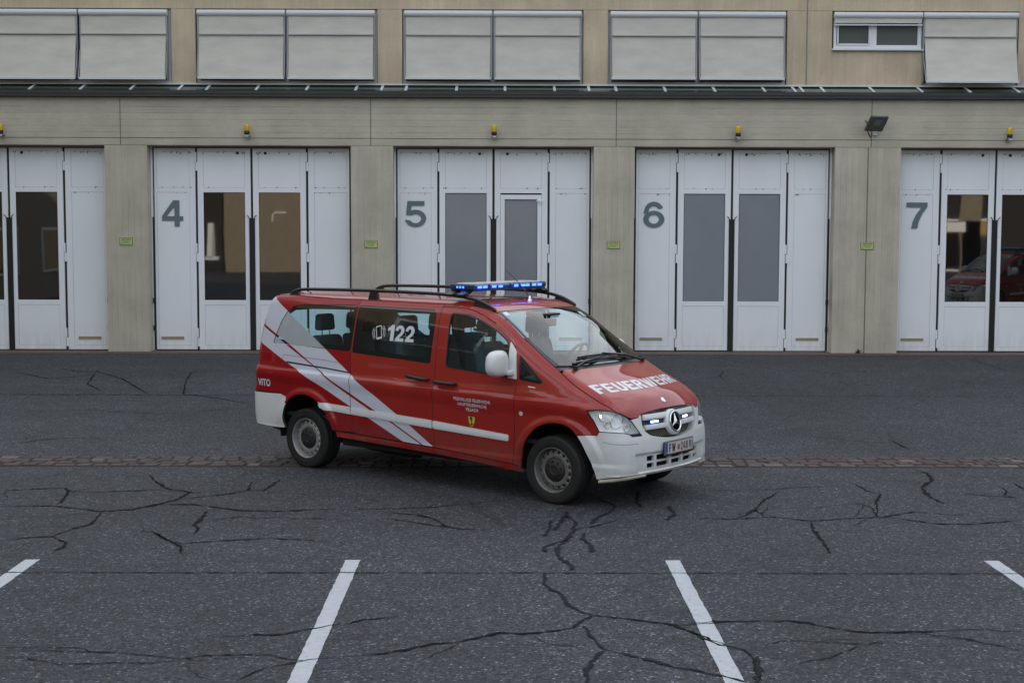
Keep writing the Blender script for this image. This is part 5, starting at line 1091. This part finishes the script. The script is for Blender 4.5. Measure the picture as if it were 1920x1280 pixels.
# ---- interior
b = B(); b.box(-4.15, .0, -.84, .84, .56, .60); b.build('cabin_floor', M['inner'], VAN)
b = B(); b.box(-.42, -.08, -.86, .86, .75, 1.22, 0, .03); b.box(-.30, .02, -.74, .74, 1.18, 1.265, 0, .02); b.box(-.50, -.25, .22, .60, 1.14, 1.30, 0, .035); b.build('dashboard', M['inner'], VAN)
tb_ = B(); c_ = Vector((-.66, .41, 1.30)); ax = Vector((-.86, 0, .5)).normalized(); u_ = Vector((0, 1, 0)); v_ = ax.cross(u_)
pts = [c_+(u_*math.cos(t)+v_*math.sin(t))*.185 for t in np.linspace(0, 2*math.pi, 33)]; tb_.tube(pts, .016, 8, cap=False)
for t in (0.1, math.pi-.1, -math.pi/2): tb_.tube([c_, c_+(u_*math.cos(t)+v_*math.sin(t))*.18], [.03, .014], 6)
tb_.lathe([(.055, -.02), (.05, .02), (.001, .028)], c_, ax, 16); tb_.tube([c_-ax*.02, c_-ax*.25], .03, 8); tb_.build('steering_wheel', M['blk'], VAN)
def seat(x, y, w_=.46, hz=1.50, hh=True):
    b = B(); b.box(x-.02, x+.48, y-w_/2, y+w_/2, .82, .98, 0, .05); 
    k = .10/.6; zb = .94
    pts = []
    b2 = bmesh.new(); bmesh.ops.create_cube(b2, size=1)
    for v in b2.verts: v.co = Vector((v.co.x*.13, v.co.y*w_*(.9 if v.co.z > 0 else 1), v.co.z*(hz-zb)))
    bmesh.ops.bevel(b2, geom=list(b2.edges), offset=.06, segments=4, affect='EDGES', profile=.6)
    b2.verts.index_update(); b.add([(x-.06-(v.co.z+(hz-zb)/2)*.22+v.co.x, y+v.co.y, zb+(hz-zb)/2+v.co.z) for v in b2.verts], [[v.index for v in f.verts] for f in b2.faces], 0, True); b2.free()
    b.box(x+.0, x+.42, y-w_/2+.04, y+w_/2-.04, .6, .83); s0 = b.build('seat', M['seat'], VAN)
    xt = x-.06-(hz-zb)*.22; b2 = bmesh.new(); bmesh.ops.create_cube(b2, size=1)
    for v in b2.verts: v.co = Vector((v.co.x*.10, v.co.y*.27*(.86 if v.co.z > 0 else 1), v.co.z*.19))
    bmesh.ops.bevel(b2, geom=list(b2.edges), offset=.045, segments=4, affect='EDGES', profile=.6); b2.verts.index_update(); q = B()
    q.add([(xt-.02+v.co.x, y+v.co.y, hz+.145+v.co.z) for v in b2.verts], [[v.index for v in f.verts] for f in b2.faces], 0, True); b2.free()
    for s_ in (-.06, .06): q.tube([(xt, y+s_, hz-.03), (xt-.01, y+s_, hz+.10)], .007, 6, 1)
    q.build('head_restraint', [M['seat'], M['chrome']], s0)
for x, y in ((-1.02, -.42), (-1.02, .42), (-2.05, -.50), (-2.05, .0), (-2.05, .50), (-3.33, -.50), (-3.33, 0), (-3.33, .50)): seat(x, y, hz=1.50 if x > -3 else 1.47)
b = B(); b.box(-.735, -.70, -.11, .11, 1.66, 1.74, 0, .012); b.tube([(-.72, 0, 1.74), (-.70, 0, 1.80)], .012, 6); b.box(-.80, -.66, -.12, .12, 1.775, 1.80, 0, .01); b.build('rear_view_mirror', M['blk'], VAN)
# ---- outside mirrors
def sup(c, r, e=.55, n=20, m=14, tf=None):
    vs = []; sg = lambda a, p: math.copysign(abs(a)**p, a)
    for i in range(m+1):
        ph = -math.pi/2+math.pi*i/m
        for j in range(n):
            th = 2*math.pi*j/n; x, y, z = sg(math.cos(ph), e)*sg(math.cos(th), e), sg(math.cos(ph), e)*sg(math.sin(th), e), sg(math.sin(ph), e)
            if tf: x, y, z = tf(x, y, z)
            vs.append((c[0]+x*r[0], c[1]+y*r[1], c[2]+z*r[2]))
    return vs, [(i*n+j, i*n+(j+1) % n, (i+1)*n+(j+1) % n, (i+1)*n+j) for i in range(m) for j in range(n)]
for mir in (False, True):
    s_ = 1 if mir else -1
    b = B(); v_, f_ = sup((-.585, s_*1.048, 1.350), (.088, .148, .130), .66, tf=lambda x, y, z: (x*(1-.15*abs(y))+.25*y*(-s_)*.4*-1, y*(1-.10*max(z, 0)), z*(1+.06*y*-s_))); b.add(v_, f_, 0, True)
    mr = b.build('outside_mirror', M['white'], VAN)
    b = B(); b.box(-.668, -.652, s_*1.048-.085, s_*1.048+.085, 1.27, 1.42, 0, .006); b.build('mirror_glass', M['chrome'], mr)
    b = B(); y0, y1 = sorted((s_*.90, s_*1.0)); b.box(-.56, -.47, y0, y1, 1.235, 1.285, 0, .018); b.build('mirror_arm', M['white'], mr)
    surf('mirror_foot', 'R', [rnd([(-.565, 1.555), (-.475, 1.465), (-.443, 1.195), (-.55, 1.203)], .01)], [M['white'], M['white']], mr, h=.02, off=.012, thick=.02, mirror=mir)
# ---- roof rails, light bar, aerial
for s_ in (-1, 1):
    y = s_*.70; path = smooth([(-3.86, 1.935), (-3.79, 1.965), (-3.69, 1.985), (-3.4, 1.995), (-2.6, 2.003), (-1.7, 1.997), (-1.30, 1.975), (-1.08, 1.935), (-.95, 1.885), (-.875, 1.846)], 4)
    b = B(); b.tube([(x, y*(1-.0*x), z) for x, z in path], [.011]+[.017]*(len(path)-2)+[.010], 10, flat=1.1)
    rl = b.build('roof_rail', M['blk'], VAN)
    b = B()
    for x0, x1, w_ in ((-3.88, -3.72, .02), (-2.64, -2.50, .02), (-1.16, -.89, .018)):
        zs = lift('T', [(x0, y), (x1, y)])[:, 2]; zt = [np.interp(x, [p[0] for p in path], [p[1] for p in path]) for x in (x0, x1)]
        b.hexa([(x0, y-w_, zs[0]-.01), (x1, y-w_, zs[1]-.01), (x1, y+w_, zs[1]-.01), (x0, y+w_, zs[0]-.01), (x0+.03, y-w_*.7, max(zt[0], zs[0]+.004)), (x1-.02, y-w_*.7, zt[1]), (x1-.02, y+w_*.7, zt[1]), (x0+.03, y+w_*.7, max(zt[0], zs[0]+.004))])
    b.build('rail_foot', M['blk'], rl)
lx, lz = -1.385, 2.078
b = B(); b.box(lx-.150, lx+.150, -.60, .60, lz-.034, lz+.018, 0, .012); lb = b.build('light_bar', M['blue'], VAN)
b = B(); b.box(lx-.125, lx+.125, -.56, .56, lz+.0185, lz+.034, 0, .007); b.build('bar_cover', mat('bar_cover_white', (.62, .64, .66), .35, coat=.5), lb)
b = B(); b.box(lx-.145, lx+.145, -.655, -.585, lz-.036, lz+.026, 0, .02); b.box(lx-.145, lx+.145, .585, .655, lz-.036, lz+.026, 0, .02); b.box(lx-.155, lx+.155, -.62, .62, lz-.048, lz-.034, 0, .004)
for y in (-.36, 0, .36): b.box(lx-.153, lx+.153, y-.008, y+.008, lz-.035, lz+.021)
b.build('bar_body', mat('bar_slate', (.015, .035, .075), .35), lb)
b = B()
for y in (-.52, -.43, -.28, -.17, .10, .22, .30, .42, .52): b.box(lx+.1505, lx+.154, y-.035, y+.035, lz-.018, lz+.004, 0, .002); b.box(lx-.154, lx-.1505, y-.035, y+.035, lz-.018, lz+.004, 0, .002)
for i in range(3): b.box(lx-.05+i*.04, lx-.03+i*.04, -.6575, -.6555, lz-.016, lz+.004); b.box(lx-.05+i*.04, lx-.03+i*.04, .6555, .6575, lz-.016, lz+.004)
b.build('blue_led', M['led'], lb)
b = B()
for s_ in (-1, 1):
    for x in (lx-.075, lx+.075):
        y = s_*.62; b.hexa([(x-.045, y-.05+s_*.08, 2.0), (x+.045, y-.05+s_*.08, 2.0), (x+.045, y+.05+s_*.08, 2.0), (x-.045, y+.05+s_*.08, 2.0), (x-.03, y-.05, lz-.045), (x+.03, y-.05, lz-.045), (x+.03, y+.05, lz-.045), (x-.03, y+.05, lz-.045)])
    y = s_*.70; b.box(lx-.13, lx+.13, y-.03, y+.03, 1.975, 2.012, 0, .008)
b.build('bar_mount', M['blk'], lb)
aq = lift('T', [(-1.03, .07)])[0]; b = B(); b.lathe([(.026, -.004), (.024, .012), (.012, .022), (.011, .05), (.001, .052)], aq, (0, 0, 1), 16, 1); b.tube([tuple(aq+[0, 0, .04]), (-1.20, .10, 2.10), (-1.39, .12, 2.235)], [.0065, .005, .0035], 8, 0); b.build('aerial', [M['blk'], M['chrome']], VAN)
b = B(); pth = lift('T', [(-1.10, .06), (-1.16, -.10), (-1.20, -.28), (-1.24, -.45), (-1.26, -.60)]); b.tube([tuple(p+[0, 0, .008+.004*(i % 2)]) for i, p in enumerate(pth)], .006, 6); b.build('aerial_cable', M['blk'], VAN)
# ---- lettering
lt, tw = word('FEUERWEHR', .10)
for i, (x, lps) in enumerate(lt):
    def uvf(uv, tw=tw): y = -.735+uv[:, 0]/tw*1.395; return np.stack([.380-.19*(y+.02)**2+(1-uv[:, 1])*.148, y], 1)
    surf('hood_letter', 'T', lps, M['wletter'], hood, h=.18, off=.0016, uvfn=uvf)
def sidetext(loops_uv, m_, mir, off=.002, h=.02, name='lettering', parent=VAN, holes=()):
    return surf(name, 'R', loops_uv, m_, parent, h=h, off=off, mirror=mir, holes=holes)
for mir in (False, True):
    par = [o for o in bpy.data.objects if o.name.startswith('sliding_door')][1 if mir else 0]
    X0, X1_, Z0, Z1 = -2.225, -1.845, 1.487, 1.655; c_ = (-2.46+X1_)/2
    fx = (lambda x: 2*c_-x) if mir else (lambda x: x)
    l2, tw2 = word('122', .08)
    for x, lps in l2: sidetext([[(fx(X0+p[0]/tw2*(X1_-X0)), Z0+p[1]*(Z1-Z0)) for p in l] for l in lps], M['wletter'], mir, .001, .03, 'window_number', par)
    def ro(pts, a=.22):   # phone drawn tilted about its centre
        cx, cz = -2.352, 1.568; return [(fx(cx+(x*math.cos(a)-z*math.sin(a))), cz+(x*math.sin(a)+z*math.cos(a))) for x, z in pts]
    body_ = rnd([(-.040, -.072), (.040, -.072), (.040, .072), (-.040, .072)], .012, 4); scr = [(-.031, -.050), (.031, -.050), (.031, .060), (-.031, .060)]
    sidetext([ro(body_), ro(scr)], M['wletter'], mir, .001, .02, 'phone_symbol', par)
    for sgn in (-1, 1):
        for r_ in (.065, .085):
            aa = [math.radians(t) for t in np.linspace(-38, 38, 9)]; w_ = .007
            sidetext([ro([(sgn*(r_*math.cos(t)), r_*math.sin(t)*1.1) for t in aa]+[(sgn*((r_+w_)*math.cos(t)), (r_+w_)*math.sin(t)*1.1) for t in aa[::-1]])], M['wletter'], mir, .001, .02, 'ring_wave', par)
def bfont(t_, x0, x1, z0, z1, slope=0., bold=.0, par=VAN, m_=None, off=.002, mir=False, name='lettering'):
    a, fs = fit_text(t_, 1, 1, bold); flip = mir
    uv = np.stack([x0+(x1-x0)*((1-a[:, 0]) if flip else a[:, 0]), z0+(z1-z0)*a[:, 1]+slope*((1-a[:, 0]) if False else a[:, 0])], 1)
    Q = lift('R', uv); g_ = grad(Q); Q = Q+g_*off
    if mir: Q = Q*[1, -1, 1]
    b = B(); b.add(Q, fs); return b.build(name, m_ or M['wletter'], par)
for mir in (False, True):
    dr = [o for o in bpy.data.objects if o.name.startswith('front_door')][1 if mir else 0]; rq = [o for o in bpy.data.objects if o.name.startswith('rear_quarter')][1 if mir else 0]
    bfont('FREIWILLIGE FEUERWEHR', -1.215, -.735, .938, .972, -.012, .012, dr, mir=mir); bfont('HAUPTFEUERWACHE', -1.165, -.79, .888, .921, -.010, .012, dr, mir=mir); bfont('VILLACH', -1.065, -.905, .838, .871, -.004, .012, dr, mir=mir)
    bfont('Feuerwehr Villach', -1.22, -.70, .840, .868, -.013, .0, dr, m_=M['red2'], off=.0012, mir=mir, name='ghost_lettering')
    bfont('VITO', -4.165, -3.955, .885, .968, -.004, .03, rq, mir=mir)
    sh = [(-1.035, .792), (-.938, .784)]+[(-.942, .735), (-.962, .69), (-.988, .668), (-1.012, .69), (-1.032, .74)]
    e_ = surf('coat_of_arms', 'R', [sh], M['blk'], dr, h=.02, off=.0018, mirror=mir)
    surf('shield_field', 'R', [inset(sh, .005)], mat('shield_yellow', (.62, .42, .05), .45) if not bpy.data.materials.get('shield_yellow') else bpy.data.materials['shield_yellow'], e_, h=.02, off=.0024, mirror=mir)
    surf('shield_charge', 'R', [[(-1.012, .775), (-.998, .785), (-.982, .778), (-.975, .758), (-.982, .738), (-.978, .715), (-.962, .700), (-.985, .695), (-.988, .678), (-.996, .692), (-1.012, .705), (-.992, .712), (-.992, .738), (-1.008, .752)]], M['ink'], e_, h=.02, off=.0030, mirror=mir)

# a second van of the brigade stands outside the right edge of the picture; gate 7 mirrors it
def copy_tree(o, parent=None):
    kids = list(o.children); c = o.copy(); C.objects.link(c); c.parent = parent
    for q in kids:
        if not q.name.startswith(('blue_led', 'blue_flasher')): copy_tree(q, c)      # its blue lamps are off
    return c
v2 = copy_tree(VAN); v2.location = (15.7, 15.2, 0); v2.rotation_euler = (0, 0, rad(152)); v2['label'] = 'second fire brigade van outside the right edge, seen only as a reflection in gate seven'
